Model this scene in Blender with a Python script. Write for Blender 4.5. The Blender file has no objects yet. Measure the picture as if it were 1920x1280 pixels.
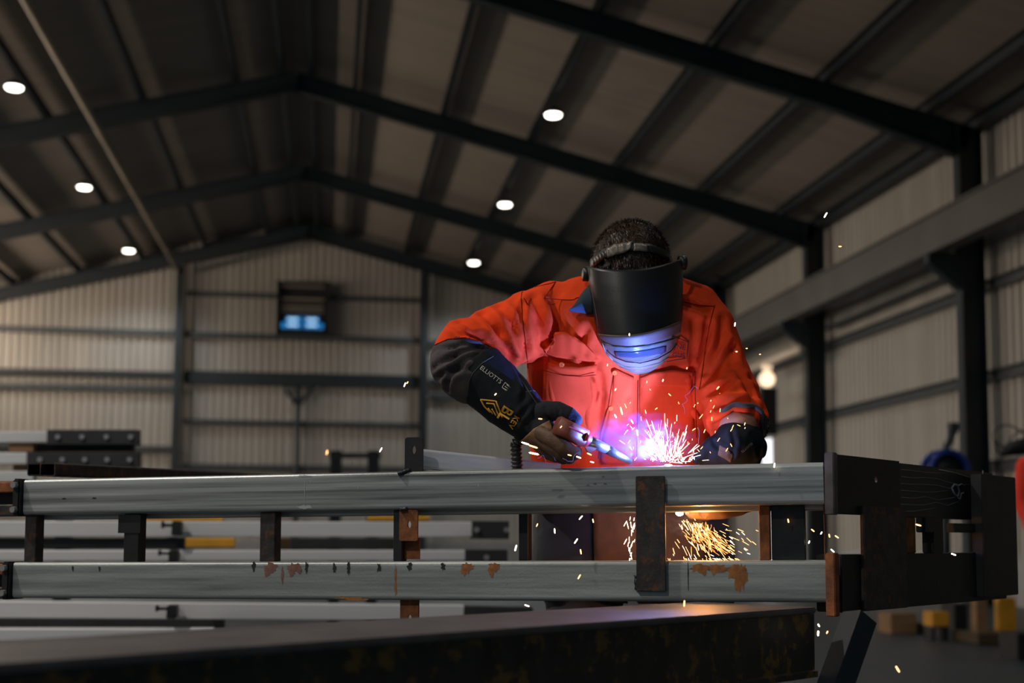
import bpy, bmesh, math, random
from mathutils import Vector, Matrix, noise
from mathutils.bvhtree import BVHTree
random.seed(7)
V = Vector
SC = bpy.context.scene
COL = SC.collection
PI = math.pi

# ------------------------------------------------------------------ camera
F, CX, CY, CAMH = 2480.0, 960.0, 778.0, 0.9
YAW, PITCH, ROLL = math.radians(7.85), math.radians(5.2), math.radians(0.4)
RM = Matrix.Rotation(-YAW, 3, 'Z') @ Matrix.Rotation(PI/2 + PITCH, 3, 'X') @ Matrix.Rotation(ROLL, 3, 'Z')
C0 = V((0, 0, CAMH))
cam_d = bpy.data.cameras.new('camera'); cam = bpy.data.objects.new('camera', cam_d); COL.objects.link(cam)
cam.matrix_world = Matrix.Translation(C0) @ RM.to_4x4()
cam_d.sensor_width = 36.0; cam_d.lens = F/1920*36; cam_d.shift_y = (CY-640)/1920
cam_d.clip_start = 0.05; cam_d.clip_end = 200
cam_d.dof.use_dof = True; cam_d.dof.focus_distance = 2.98; cam_d.dof.aperture_fstop = 2.6
SC.camera = cam

# ------------------------------------------------------------------ world, exposure, large lights
SC.view_settings.view_transform = 'Standard'; SC.view_settings.look = 'None'
SC.view_settings.gamma = 1; SC.view_settings.use_curve_mapping = False
SC.view_settings.exposure = 0.0
w = bpy.data.worlds.new('world'); SC.world = w; w.use_nodes = True
bg = w.node_tree.nodes['Background']; bg.inputs[0].default_value = (0.20, 0.52, 0.75, 1); bg.inputs[1].default_value = 0.15

def lamp(name, typ, loc, energy, color, parent=None, **kw):
    d = bpy.data.lights.new(name, typ); d.energy = energy; d.color = color
    for k, v in kw.items(): setattr(d, k, v)
    o = bpy.data.objects.new(name, d); COL.objects.link(o); o.location = loc
    if parent: o.parent = parent
    return o
def aim(o, d): o.rotation_euler = V(d).to_track_quat('-Z', 'Y').to_euler()
# area light added in an unseen left door opening, for light from the left
la = lamp('unseen_door_light', 'AREA', (-10.2, 21.5, 2.0), 115, (1.0, 0.86, 0.72), shape='RECTANGLE', size=3.4, size_y=10.0)
la.data.spread = math.radians(60)
# added area light under the left eaves, brightens the right roof slope
lw = lamp('eaves_fill_light', 'AREA', (-10.35, 24.0, 5.75), 1000, (1.0, 0.80, 0.62), shape='RECTANGLE', size=.7, size_y=22.0)
aim(la, (1, 0.05, 0.10)); la.rotation_euler = Matrix(((0,0,-1),(0,1,0),(1,0,0))).to_euler()
lw.rotation_euler = la.rotation_euler
# added cool fill from behind the camera, where the hall is left open
lb = lamp('camera_side_fill', 'AREA', (-1.5, -5.5, 3.2), 14, (0.86, 0.93, 1.0), shape='RECTANGLE', size=9, size_y=5)
aim(lb, (0, 1, 0))
# the welding arc and the glow of the spark jet under the joint
ARC_W, WARM_W, UNDER_W, SMK1, SMK2 = 42.0, .17, 1.5, 17.0, 9.0

# ------------------------------------------------------------------ helpers
def ray(px, py): return RM @ V(((px-CX)/F, -(py-CY)/F, -1.0))
def P(px, py, Y): d = ray(px, py); return C0 + d*(Y/d.y)
def PZ(px, py, z): d = ray(px, py); return C0 + d*((z-CAMH)/d.z)
def depth(p): return -(RM.transposed() @ (p-C0)).z
def m_per_px(p): return depth(p)/F

def lin(c):
    if isinstance(c, str):
        c = c.lstrip('#'); c = [int(c[i:i+2], 16)/255 for i in (0, 2, 4)]
        return tuple(x/12.92 if x <= .04045 else ((x+.055)/1.055)**2.4 for x in c)
    return tuple(c)
MATS = {}
def mat(name, col, rough=0.6, metal=0.0, var=0.0, vscale=(4, 4, 4), col2=None, bump=0.0, bscale=60, emit=None, estr=1.0, spec=0.5, coords='Object', patch=None, pscale=6, pthr=0.55, rvar=0.0):
    if name in MATS: return MATS[name]
    m = bpy.data.materials.new(name); m.use_nodes = True; nt = m.node_tree; N = nt.nodes; L = nt.links
    b = N['Principled BSDF']; c = lin(col)
    b.inputs['Base Color'].default_value = (*c, 1); b.inputs['Roughness'].default_value = rough
    b.inputs['Metallic'].default_value = metal; b.inputs['Specular IOR Level'].default_value = spec
    tc = N.new('ShaderNodeTexCoord'); mp = N.new('ShaderNodeMapping'); mp.inputs['Scale'].default_value = vscale
    L.new(tc.outputs[coords], mp.inputs[0])
    out = None
    if var > 0 or col2 is not None:
        n = N.new('ShaderNodeTexNoise'); n.inputs['Scale'].default_value = 1; n.inputs['Detail'].default_value = 6; n.inputs['Roughness'].default_value = .65
        L.new(mp.outputs[0], n.inputs[0])
        r = N.new('ShaderNodeValToRGB'); r.color_ramp.elements[0].position = .3; r.color_ramp.elements[1].position = .7
        a = lin(col2) if col2 is not None else tuple(x*(1-var) for x in c)
        r.color_ramp.elements[0].color = (*a, 1); r.color_ramp.elements[1].color = (*[min(1, x*(1+var)) for x in c], 1)
        L.new(n.outputs[0], r.inputs[0]); out = r.outputs[0]
        if rvar > 0:
            mr = N.new('ShaderNodeMapRange'); mr.inputs[3].default_value = rough-rvar; mr.inputs[4].default_value = rough+rvar
            L.new(n.outputs[0], mr.inputs[0]); L.new(mr.outputs[0], b.inputs['Roughness'])
    if patch is not None:
        n2 = N.new('ShaderNodeTexNoise'); n2.inputs['Scale'].default_value = pscale; n2.inputs['Detail'].default_value = 8; n2.inputs['Roughness'].default_value = .7
        L.new(tc.outputs[coords], n2.inputs[0])
        r2 = N.new('ShaderNodeValToRGB'); r2.color_ramp.elements[0].position = pthr; r2.color_ramp.elements[1].position = pthr+.06
        L.new(n2.outputs[0], r2.inputs[0])
        mx = N.new('ShaderNodeMix'); mx.data_type = 'RGBA'
        L.new(r2.outputs[0], mx.inputs[0])
        if out: L.new(out, mx.inputs[6])
        else: mx.inputs[6].default_value = (*c, 1)
        mx.inputs[7].default_value = (*lin(patch), 1); out = mx.outputs[2]
    if out: L.new(out, b.inputs['Base Color'])
    if bump > 0:
        n3 = N.new('ShaderNodeTexNoise'); n3.inputs['Scale'].default_value = bscale; n3.inputs['Detail'].default_value = 4
        L.new(tc.outputs[coords], n3.inputs[0]); bp = N.new('ShaderNodeBump'); bp.inputs['Strength'].default_value = bump; bp.inputs['Distance'].default_value = .002
        L.new(n3.outputs[0], bp.inputs['Height']); L.new(bp.outputs[0], b.inputs['Normal'])
    if emit is not None:
        b.inputs['Emission Color'].default_value = (*lin(emit), 1); b.inputs['Emission Strength'].default_value = estr
    MATS[name] = m
    return m

def obj(name, bm, m, parent=None, smooth=False, M=None):
    me = bpy.data.meshes.new(name)
    bmesh.ops.recalc_face_normals(bm, faces=bm.faces)
    bm.to_mesh(me); bm.free(); me.materials.append(m)
    if smooth:
        for p in me.polygons: p.use_smooth = True
    o = bpy.data.objects.new(name, me); COL.objects.link(o)
    if M is not None: o.matrix_world = M
    if parent is not None: setpar(o, parent)
    return o
def setpar(o, parent):
    mw = o.matrix_world.copy() if o.parent is None else o.matrix_world
    o.parent = parent; o.matrix_parent_inverse = parent_world(parent).inverted()
def parent_world(p):
    M = p.matrix_basis.copy()
    if p.parent is not None: M = parent_world(p.parent) @ p.matrix_parent_inverse @ M
    return M
def tag(o, label=None, cat=None, group=None, kind=None):
    if label: o['label'] = label
    if cat: o['category'] = cat
    if group: o['group'] = group
    if kind: o['kind'] = kind
    return o
def thing(name, label, cat, loc=(0, 0, 0), group=None):
    o = bpy.data.objects.new(name, None); COL.objects.link(o); o.location = loc; o.empty_display_size = .05
    return tag(o, label, cat, group)
def frame_mat(a, b, up=V((0, 0, 1))):
    x = (b-a).normalized(); y = up.cross(x).normalized(); z = x.cross(y)
    M = Matrix((x, y, z)).transposed().to_4x4(); M.translation = a; return M
def extr(bm, prof, L, inner=None, M=None, x0=0.0):
    """profile in local YZ, extruded along local X; inner = hole ring of the same length"""
    M = M or Matrix.Identity(4)
    def ring(pr, x): return [bm.verts.new(M @ V((x, p[0], p[1]))) for p in pr]
    a, b = ring(prof, x0), ring(prof, x0+L); n = len(prof)
    for i in range(n): bm.faces.new((a[i], a[(i+1) % n], b[(i+1) % n], b[i]))
    if inner is None:
        bm.faces.new(a); bm.faces.new(b[::-1])
    else:
        c, d = ring(inner, x0), ring(inner, x0+L)
        for i in range(n):
            j = (i+1) % n
            bm.faces.new((c[i], d[i], d[j], c[j])); bm.faces.new((a[i], c[i], c[j], a[j])); bm.faces.new((b[i], b[j], d[j], d[i]))
def rrect(w, h, r, n=4, cy=0, cz=0):
    out = []
    for (sx, sz, a0) in ((1, 1, 0), (-1, 1, 90), (-1, -1, 180), (1, -1, 270)):
        for k in range(n+1):
            a = math.radians(a0+90*k/n); out.append((cy+sx*(w/2-r)+r*math.cos(a), cz+sz*(h/2-r)+r*math.sin(a)))
    return out
def iprof(w, h, tf, tw):
    a, b, c, d = w/2, h/2, tw/2, h/2-tf
    return [(a, b), (-a, b), (-a, d), (-c, d), (-c, -d), (-a, -d), (-a, -b), (a, -b), (a, -d), (c, -d), (c, d), (a, d)]
def cprof(w, h, t):
    return [(w/2, h/2), (-w/2, h/2), (-w/2, -h/2), (w/2, -h/2), (w/2, -h/2+t), (-w/2+t, -h/2+t), (-w/2+t, h/2-t), (w/2, h/2-t)]
def beam(name, a, b, prof, m, parent=None, inner=None, up=V((0, 0, 1))):
    a, b = V(a), V(b); bm = bmesh.new(); extr(bm, prof, (b-a).length, inner)
    return obj(name, bm, m, parent, M=frame_mat(a, b, up))
def tube_bm(bm, pts, rad, n=10, cap=True):
    pts = [V(p) for p in pts]; rings = []
    rr = rad if isinstance(rad, (list, tuple)) else [rad]*len(pts)
    prev = None
    for i, p in enumerate(pts):
        t = ((pts[min(i+1, len(pts)-1)]) - pts[max(i-1, 0)]).normalized()
        if prev is None:
            s = t.orthogonal().normalized()
        else:
            s = (prev - t*prev.dot(t)).normalized()
        prev = s; q = t.cross(s)
        rings.append([bm.verts.new(p + rr[i]*(math.cos(2*PI*k/n)*s + math.sin(2*PI*k/n)*q)) for k in range(n)])
    for a, b in zip(rings, rings[1:]):
        for k in range(n): bm.faces.new((a[k], a[(k+1) % n], b[(k+1) % n], b[k]))
    if cap: bm.faces.new(rings[0][::-1]); bm.faces.new(rings[-1])
def tube(name, pts, rad, m, parent=None, n=10):
    bm = bmesh.new(); tube_bm(bm, pts, rad, n); return obj(name, bm, m, parent, True)
def box_bm(bm, c, s, M=None):
    M = M or Matrix.Identity(4)
    r = bmesh.ops.create_cube(bm, size=1, matrix=M @ Matrix.Translation(c) @ Matrix.Diagonal((*s, 1)))
    return r
def box(name, c, s, m, parent=None, M=None, bev=0.0):
    bm = bmesh.new(); box_bm(bm, (0, 0, 0), s)
    if bev > 0: bmesh.ops.bevel(bm, geom=bm.edges[:], offset=bev, segments=2, affect='EDGES')
    MM = (M or Matrix.Identity(4)) @ Matrix.Translation(c)
    return obj(name, bm, m, parent, M=MM)
def plate_holes(name, w, h, t, holes, m, parent, M, r=.01, bev=0):
    """plate in local X (width), Z (height), thickness Y, round/slot holes [(x,z,rx,rz)]"""
    bm = bmesh.new()
    outer = [bm.verts.new((x, 0, z)) for x, z in rrect(w, h, max(bev, .0005), 2, w/2, h/2)]
    es = [bm.edges.new((outer[i], outer[(i+1) % len(outer)])) for i in range(len(outer))]
    for (x, z, rx, rz) in holes:
        hv = [bm.verts.new((x+rx*math.cos(2*PI*k/16), 0, z+rz*math.sin(2*PI*k/16))) for k in range(16)]
        es += [bm.edges.new((hv[i], hv[(i+1) % 16])) for i in range(16)]
    bmesh.ops.triangle_fill(bm, use_beauty=True, use_dissolve=False, edges=es)
    g = bmesh.ops.extrude_face_region(bm, geom=bm.faces[:])
    bmesh.ops.translate(bm, vec=(0, t, 0), verts=[v for v in g['geom'] if isinstance(v, bmesh.types.BMVert)])
    return obj(name, bm, m, parent, M=M)

# ------------------------------------------------------------------ materials
M_sheet = mat('ribbed_sheet', (.40, .38, .345), .42, .0, var=.12, vscale=(3, 3, .35), rvar=.1)
M_roof = mat('roof_sheet', (.22, .19, .16), .8, 0, var=.14, vscale=(.5, 6, .5), bump=.3, bscale=20)
M_roofL = M_roof
M_steel = mat('painted_steel', (.007, .015, .022), .55, .0, var=.25, vscale=(2, 2, 2))
M_girt = mat('girt_steel', (.05, .062, .07), .5, .2, var=.2)
M_crane = mat('crane_beam_paint', (.075, .072, .07), .6, 0, var=.18, vscale=(1, 1, 1))
M_strut = mat('strut_paint', (.24, .20, .15), .55, 0, var=.3, vscale=(1, 1, 1), patch=(.3, .16, .03), pscale=.8, pthr=.62)
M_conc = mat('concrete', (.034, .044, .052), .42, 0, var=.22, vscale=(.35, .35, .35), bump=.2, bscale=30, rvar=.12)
M_plinth = mat('plinth_concrete', (.26, .27, .27), .8, 0, var=.15)
M_rail = mat('mill_tube', (.34, .36, .36), .40, .5, var=.8, vscale=(.8, 70, 48), rvar=.12, bump=.12, bscale=220)
M_rail2 = mat('mill_tube_weathered', (.31, .335, .33), .5, .45, var=.45, vscale=(1.5, 60, 40), rvar=.12, bump=.2, bscale=160, patch=(.16, .13, .10), pscale=16, pthr=.70)
M_black = mat('black_steel', (.018, .019, .021), .5, .3, var=.4, vscale=(20, 20, 20), bump=.2, bscale=90)
M_dark = mat('dark_scaled_plate', (.045, .04, .04), .5, .4, var=.5, vscale=(30, 30, 30), patch=(.14, .06, .03), pscale=38, pthr=.54, bump=.3, bscale=150)
M_rust = mat('rusty_steel', (.26, .085, .025), .8, .1, var=.5, vscale=(25, 25, 25), col2=(.07, .03, .018), bump=.5, bscale=180)
M_rustflat = mat('rust_mark', (.30, .12, .035), .8, 0, var=.5, vscale=(60, 60, 60))
M_rustpink = mat('primer_mark', (.20, .095, .075), .7, 0, var=.4, vscale=(60, 60, 60))
M_soot = mat('soot_mark', (.02, .02, .022), .8)
M_weld = mat('weld_bead', (.05, .055, .07), .4, .7, bump=.8, bscale=260)
M_trest = mat('trestle_paint', (.028, .026, .022), .5, .1, var=.4, vscale=(14, 14, 3), patch=(.17, .095, .02), pscale=17, pthr=.53, bump=.3, bscale=60)
M_tresttop = mat('trestle_top_scale', (.10, .088, .088), .5, .2, var=.35, vscale=(9, 9, 9), bump=.3, bscale=90)
M_bgtube = mat('background_tube', (.60, .61, .62), .5, .15, var=.12, vscale=(.6, 20, 20))
M_bgblack = mat('background_black', (.022, .023, .026), .6, .1, var=.3, patch=(.12, .12, .12), pscale=14, pthr=.75)
M_timber = mat('timber', (.26, .15, .07), .8, 0, var=.3, vscale=(2, 20, 20))
M_yellow = mat('yellow_paint', (.62, .30, .02), .5, 0, var=.2)
M_galv = mat('bolt_steel', (.38, .38, .38), .4, .6)

def cloth(name, col, col2=None, rough=.85, weave=900, wst=.25, patch=None, pthr=.7, sheen=.12, spec=.2):
    m = mat(name, col, rough, 0, var=.16, vscale=(9, 9, 9), bump=wst, bscale=weave, spec=spec, patch=patch, pscale=11, pthr=pthr)
    m.node_tree.nodes['Principled BSDF'].inputs['Sheen Weight'].default_value = sheen
    return m
M_shirt = cloth('orange_drill', (.80, .066, .015), patch=(.48, .038, .009), pthr=.66, sheen=0, spec=.06)
M_shirt_dk = cloth('orange_seam', (.22, .014, .004), sheen=0, spec=.03)
M_grey = cloth('charcoal_drill', (.075, .062, .064), sheen=.03)
M_denim = cloth('collar_navy', (.035, .055, .07), sheen=0)
M_glove = cloth('glove_black', (.008, .010, .013), wst=.2, weave=400, sheen=0)
M_gloveblue = cloth('glove_navy_suede', (.016, .018, .024), wst=.4, weave=300, sheen=.03)
M_leather = mat('brown_leather', (.10, .055, .032), .65, 0, var=.35, vscale=(25, 25, 25), bump=.5, bscale=240)
M_hide = mat('tan_hide', (.22, .12, .055), .6, 0, var=.3, vscale=(25, 25, 25), bump=.5, bscale=200)
M_seam = mat('seam_thread', (.10, .10, .09), .8)
M_trous = cloth('work_trousers', (.035, .037, .045))
M_apron = mat('leather_apron', (.17, .085, .035), .8, 0, var=.35, vscale=(10, 10, 10), bump=.5, bscale=90)
M_skin = mat('skin', (.42, .20, .13), .55, 0, var=.12, vscale=(20, 20, 20), bump=.15, bscale=300)
M_skin.node_tree.nodes['Principled BSDF'].inputs['Subsurface Weight'].default_value = .08
M_hair = mat('brown_hair', (.045, .026, .016), .45, 0, var=.5, vscale=(60, 60, 60))
M_shell = mat('helmet_shell', (.010, .011, .013), .42, 0, bump=.12, bscale=500, var=.2, vscale=(30, 30, 30))
M_band = mat('helmet_band', (.09, .06, .045), .55, 0, bump=.15, bscale=300)
M_lens = mat('lens_glass', (.13, .14, .11), .22, .25, var=.3, vscale=(25, 60, 60), bump=.2, bscale=130)
M_lensin = mat('lens_filter', (.05, .07, .10), .12, .3)
M_chin = mat('chin_guard', (.20, .165, .10), .42, 0)
M_strap = mat('headband_plastic', (.16, .14, .115), .35, 0, var=.4, vscale=(60, 60, 60), bump=.4, bscale=120)
M_plblack = mat('black_plastic', (.014, .015, .017), .4)
M_handle = mat('torch_grip', (.20, .05, .03), .5, 0, bump=.2, bscale=300, var=.2, vscale=(40, 40, 40))
M_red = mat('torch_red', (.35, .02, .02), .45)
M_neck = mat('torch_neck', (.55, .52, .48), .28, .9, var=.2, vscale=(40, 40, 40))
M_copper = mat('torch_trigger', (.5, .28, .22), .4, .3)
M_print = mat('white_print', (.55, .52, .48), .7)
M_yprint = mat('yellow_print', (.72, .36, .03), .7)
M_boot = mat('boot_leather', (.03, .02, .015), .6)
def glow(name, col, s): return mat(name, (0, 0, 0), .8, emit=col, estr=s)
M_lampglow = glow('lamp_diffuser', (1.0, .93, .82), 9)
M_spark = glow('spark_glow', (1.0, .42, .14), 6)
M_sparkw = glow('spark_white_glow', (1.0, .80, .58), 9)
M_sparkb = glow('spark_blue_glow', (.72, .82, 1.0), 8)
M_fil = glow('filament_glow', (1.0, .28, .06), 3.2)
M_wisp = mat('smoke_wisp', (.2, .2, .25), .8, emit=(.12, .16, .6), estr=.45)  # blue emission stands in for arc light on the wisps
M_hot = glow('weld_pool_glow', (.8, .92, 1.0), 60)

# ------------------------------------------------------------------ hall: structure
XR, XL, XC = 9.2, -10.64, -.72
SL = .25                                    # roof slope
D = [17.2, 23.2, 29.2, 35.2]
Y0, Y1 = -7.0, 35.45
def zb(x): return 8.73 - SL*abs(x-XC)       # underside of the rafters
def sheet_bm(bm, a, ux, L, uz, Hf, nrm, pitch=.2, dep=.048):
    """ribbed sheet starting at a, running along ux for L, height function Hf(s)->(z0,z1)"""
    xs = []; s = 0
    while s < L:
        for f, d in ((0, 0), (.45, 0), (.55, dep), (.9, dep)): xs.append((s+f*pitch, d))
        s += pitch
    xs = [q for q in xs if q[0] < L]+[(L, 0)]
    prev = None
    for s, d in xs:
        z0, z1 = Hf(s); p = a+ux*s+nrm*d
        cur = (bm.verts.new(p+uz*z0), bm.verts.new(p+uz*z1))
        if prev: bm.faces.new((prev[0], cur[0], cur[1], prev[1]))
        prev = cur
def struct(name, bm, m): return tag(obj(name, bm, m), kind='structure')
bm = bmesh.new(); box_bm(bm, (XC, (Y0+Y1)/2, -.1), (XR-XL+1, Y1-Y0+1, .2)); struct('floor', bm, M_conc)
EA = zb(XR)+.52
# back gable wall
bm = bmesh.new()
sheet_bm(bm, V((XL, Y1, 0)), V((1, 0, 0)), XR-XL, V((0, 0, 1)), lambda s: (.7, zb(XL+s)+.75), V((0, -1, 0)))
struct('wall_back', bm, M_sheet)
bm = bmesh.new(); box_bm(bm, (XC, Y1+.05, .35), (XR-XL, .25, .7)); struct('trim_1', bm, M_plinth)
# right wall with a doorway
DY0, DY1, DZ = 26.55, 27.35, 2.98
bm = bmesh.new()
sheet_bm(bm, V((XR, Y0, 0)), V((0, 1, 0)), Y1-Y0, V((0, 0, 1)), lambda s: ((DZ if DY0 < Y0+s < DY1 else .7), EA+.3), V((-1, 0, 0)))
struct('wall_right', bm, M_sheet)
bm = bmesh.new()
for ya, yb in ((Y0, DY0), (DY1, Y1)): box_bm(bm, (XR+.08, (ya+yb)/2, .35), (.25, yb-ya, .7))
struct('trim_2', bm, M_plinth)
bm = bmesh.new(); box_bm(bm, (XR+.03, (DY0+DY1)/2, DZ/2), (.03, DY1-DY0, DZ))
struct('door_1', bm, glow('door_daylight_pane', (.93, .95, 1.0), 1.6))
# left wall, out of view, with the opening that the area light stands in
LD0, LD1, LDZ = 16.2, 26.8, 4.9
bm = bmesh.new()
sheet_bm(bm, V((XL, Y0, 0)), V((0, 1, 0)), Y1-Y0, V((0, 0, 1)), lambda s: ((LDZ if LD0 < Y0+s < LD1 else 0), EA+.3), V((1, 0, 0)))
struct('wall_left', bm, M_sheet)
bm = bmesh.new(); box_bm(bm, (XL+.1, 24, 5.75), (.04, 22, .7)); struct('eaves_glow_strip', bm, glow('eaves_strip_glow', (1.0, .85, .7), 1.2))  # added glowing strip in the unseen wall, goes with the eaves area light
# roof
bm = bmesh.new()
for sx, xe in ((1, XR+.2), (-1, XL-.2)):
    n = 40
    vs = []
    for k in (0, 1):
        vs.append([bm.verts.new((XC if e == 0 else xe, (Y0, Y1+.2)[k], (8.73 if e == 0 else zb(xe))+.60)) for e in (0, 1)])
    f = bm.faces.new((vs[0][0], vs[0][1], vs[1][1], vs[1][0]))
g = bmesh.ops.extrude_face_region(bm, geom=bm.faces[:])
bmesh.ops.translate(bm, vec=(0, 0, .05), verts=[v for v in g['geom'] if isinstance(v, bmesh.types.BMVert)])
struct('ceiling', bm, M_roof)

# ------------------------------------------------------------------ hall: steelwork (each member a thing)
RAF = iprof(.17, .34, .016, .012)
words = ['nearest', 'second', 'third', 'farthest, against the gable wall,']
for i, y in enumerate(D):
    t = thing('roof_portal', 'dark steel roof portal with two sloping rafters, %s of the four' % words[i], 'steel frame', (XC, y, 0), 'portal frames of the hall')
    if i == 3: y -= .16
    for s in (1, -1):
        xe = (8.65 if s > 0 else -10.09); a = V((XC, y, zb(XC)+.17)); b = V((xe+s*.2, y, zb(xe+s*.2)+.17))
        r = beam('rafter', a, b, RAF, M_steel, t)
        # tapered haunch under the rafter near the column
        bm = bmesh.new(); x0 = xe-s*1.9
        pts = [(x0, zb(x0)+.02), (xe, zb(xe)-.13), (xe, zb(xe)+.05)]
        for yy in (-.006, .006): [bm.verts.new((p[0], y+yy, p[1])) for p in pts]
        bm.verts.ensure_lookup_table(); v = bm.verts
        bm.faces.new((v[0], v[1], v[2])); bm.faces.new((v[5], v[4], v[3]))
        for k in range(3): bm.faces.new((v[k], v[(k+1) % 3], v[3+(k+1) % 3], v[3+k]))
        extr(bm, [(-.085, 0), (.085, 0), (.085, .014), (-.085, .014)], (V(pts[1])-V(pts[0])).length if False else math.hypot(pts[1][0]-pts[0][0], pts[1][1]-pts[0][1]),
             M=frame_mat(V((pts[0][0], y, pts[0][1]-.012)), V((pts[1][0], y, pts[1][1]-.012))))
        obj('haunch', bm, M_steel, t)
        xc = xe+s*.18
        if i < 3: beam('column', (xc, y, 0), (xc, y, zb(xe)+.3), iprof(.20, .36, .018, .012), M_steel, t, up=V((-1, 0, 0)))
    if 0 < i: # knuckle plate at the ridge
        box('apex_plate', (XC, y, zb(XC)+.12), (.03, .19, .46), M_steel, t)

ordn = ['first', 'second', 'third', 'fourth', 'fifth', 'sixth']
for s, side in ((1, 'right'), (-1, 'left')):
    for k, d in enumerate((1.05, 2.65, 4.25, 5.85, 7.45, 8.95)):
        x = XC+s*d
        o = beam('roof_purlin', (x, Y0, zb(x)+.34+.10), (x, Y1, zb(x)+.34+.10), cprof(.085, .19, .008), M_steel)
        tag(o, 'dark steel roof purlin, %s from the ridge on the %s roof slope' % (ordn[k], side), 'purlin', 'roof purlins')
for s, side in ((1, 'right'), (-1, 'left')):
    o = beam('ridge_purlin', (XC+s*.26, Y0, 8.73+.40), (XC+s*.26, Y1, 8.73+.40), cprof(.10, .24, .01), M_steel)
    tag(o, 'dark steel ridge purlin on the %s side of the roof ridge' % side, 'purlin', 'ridge purlins')
o = beam('eaves_strut', (8.95, Y0, 6.74), (8.95, Y1, 6.74), cprof(.12, .2, .01), M_steel)
tag(o, 'dark eaves strut along the top of the right wall', 'beam')
o = tube('roof_strut', [(-4.0, Y0, 7.78), (-4.0, D[3]-.1, 7.70)], .062, M_strut); tag(o, 'long pale pipe strut running under the left roof slope to the gable', 'strut')
# crane runway beam on the right wall
t = thing('crane_beam', 'grey crane runway beam on brackets along the right wall', 'beam', (8.3, 20, 4.75))
cb = bmesh.new(); extr(cb, iprof(.26, .55, .03, .02), 42); obj('girder', cb, M_crane, t, M=frame_mat(V((8.35, -6.6, 5.14)), V((8.35, 35.3, 5.14))))
beam('crane_rail', (8.35, -6.6, 5.445), (8.35, 35.3, 5.445), rrect(.06, .05, .01), M_steel, t)
fl = bmesh.new(); extr(fl, rrect(.015, .48, .003), 41.9); obj('web_cover', fl, M_crane, t, M=frame_mat(V((8.26, -6.6, 5.14)), V((8.26, 35.3, 5.14))))
for y in D[:3]:
    bm = bmesh.new(); xs = [(8.18, 4.86), (8.70, 4.86), (8.70, 4.30), (8.18, 4.72)]
    a = [bm.verts.new((x, y-.08, z)) for x, z in xs]; b = [bm.verts.new((x, y+.08, z)) for x, z in xs]
    bm.faces.new(a); bm.faces.new(b[::-1])
    for k in range(4): bm.faces.new((a[k], b[k], b[(k+1) % 4], a[(k+1) % 4]))
    obj('bracket', bm, M_steel, t)
# right wall girts
for k, (z, lab) in enumerate(((1.9, 'lowest, level with the machines'), (3.15, 'middle, below the half height'), (4.42, 'upper, just under the crane beam'))):
    o = beam('wall_girt', (9.08, Y0, z), (9.08, Y1, z), cprof(.11, .16, .008), M_girt); tag(o, 'grey horizontal girt of the right wall, %s' % lab, 'girt', 'girts of the right wall')
o = beam('cable_tray', (8.98, D[0]+.3, 4.74), (8.98, D[1]-.3, 4.70), rrect(.1, .06, .01), M_steel); tag(o, 'dark cable tray fixed under the crane beam between two right columns', 'tray')
for y, w_ in ((16.45, 'beside the nearest right column'), (22.72, 'beside the second right column')):
    o = beam('down_pipe', (9.02, y, 0), (9.02, y, 6.2), rrect(.10, .10, .03), M_girt); tag(o, 'dark square downpipe on the right wall %s' % w_, 'pipe', 'downpipes of the right wall')
# gable posts and girts
gp = []
for x, lab in ((-3.96, 'left of the roller door'), (2.45, 'behind the welder\'s elbow')):
    o = beam('gable_post', (x, Y1-.42, 0), (x, Y1-.42, zb(x)-.30 if False else zb(x)-.02), iprof(.20, .30, .016, .012), M_steel, up=V((0, -1, 0))); tag(o, 'dark steel gable post %s' % lab, 'post', 'gable posts')
for x0, x1, z, h, lab, m in ((XL, -4.1, 6.12, .15, 'upper girt of the left third of the gable', M_girt), (XL, -4.1, 5.02, .17, 'dark middle girt of the left third of the gable', M_steel),
                     (XL, -4.1, 4.66, .16, 'grey girt just below the dark one, left third of the gable', M_girt), (XL, -4.1, 3.1, .12, 'low girt of the left third of the gable', M_girt),
                     (-3.8, 2.3, 7.2, .12, 'topmost girt behind the vent on the gable', M_girt), (-3.8, 2.3, 6.10, .15, 'girt under the vent on the gable', M_girt),
                     (-3.8, 2.3, 4.98, .34, 'heavy door lintel beam across the middle of the gable', M_steel), (-3.8, 2.3, 3.82, .12, 'faint girt below the lintel on the gable', M_girt), (-3.8, 2.3, 2.65, .12, 'lowest girt in the middle of the gable', M_girt),
                     (2.6, 8.1, 6.05, .15, 'upper girt of the right third of the gable', M_girt), (2.6, 8.1, 5.0, .16, 'dark middle girt of the right third of the gable', M_steel), (2.6, 8.1, 4.6, .14, 'lower girt of the right third of the gable', M_girt)):
    o = beam('gable_girt', (x0, Y1-.14, z), (x1, Y1-.14, z), cprof(.16, h, .01), m); tag(o, lab, 'girt', 'girts of the gable wall')
t = thing('door_post', 'slim dark post with two V braces under the gable lintel', 'post', (-.85, Y1-.2, 0))
tube('post', [(-.85, Y1-.3, 0), (-.85, Y1-.3, 4.82)], .075, M_steel, t, 12)
for s in (-1, 1): tube('brace', [(-.85, Y1-.3, 4.28), (-.85+s*.46, Y1-.3, 4.82)], .055, M_steel, t, 10)
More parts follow.
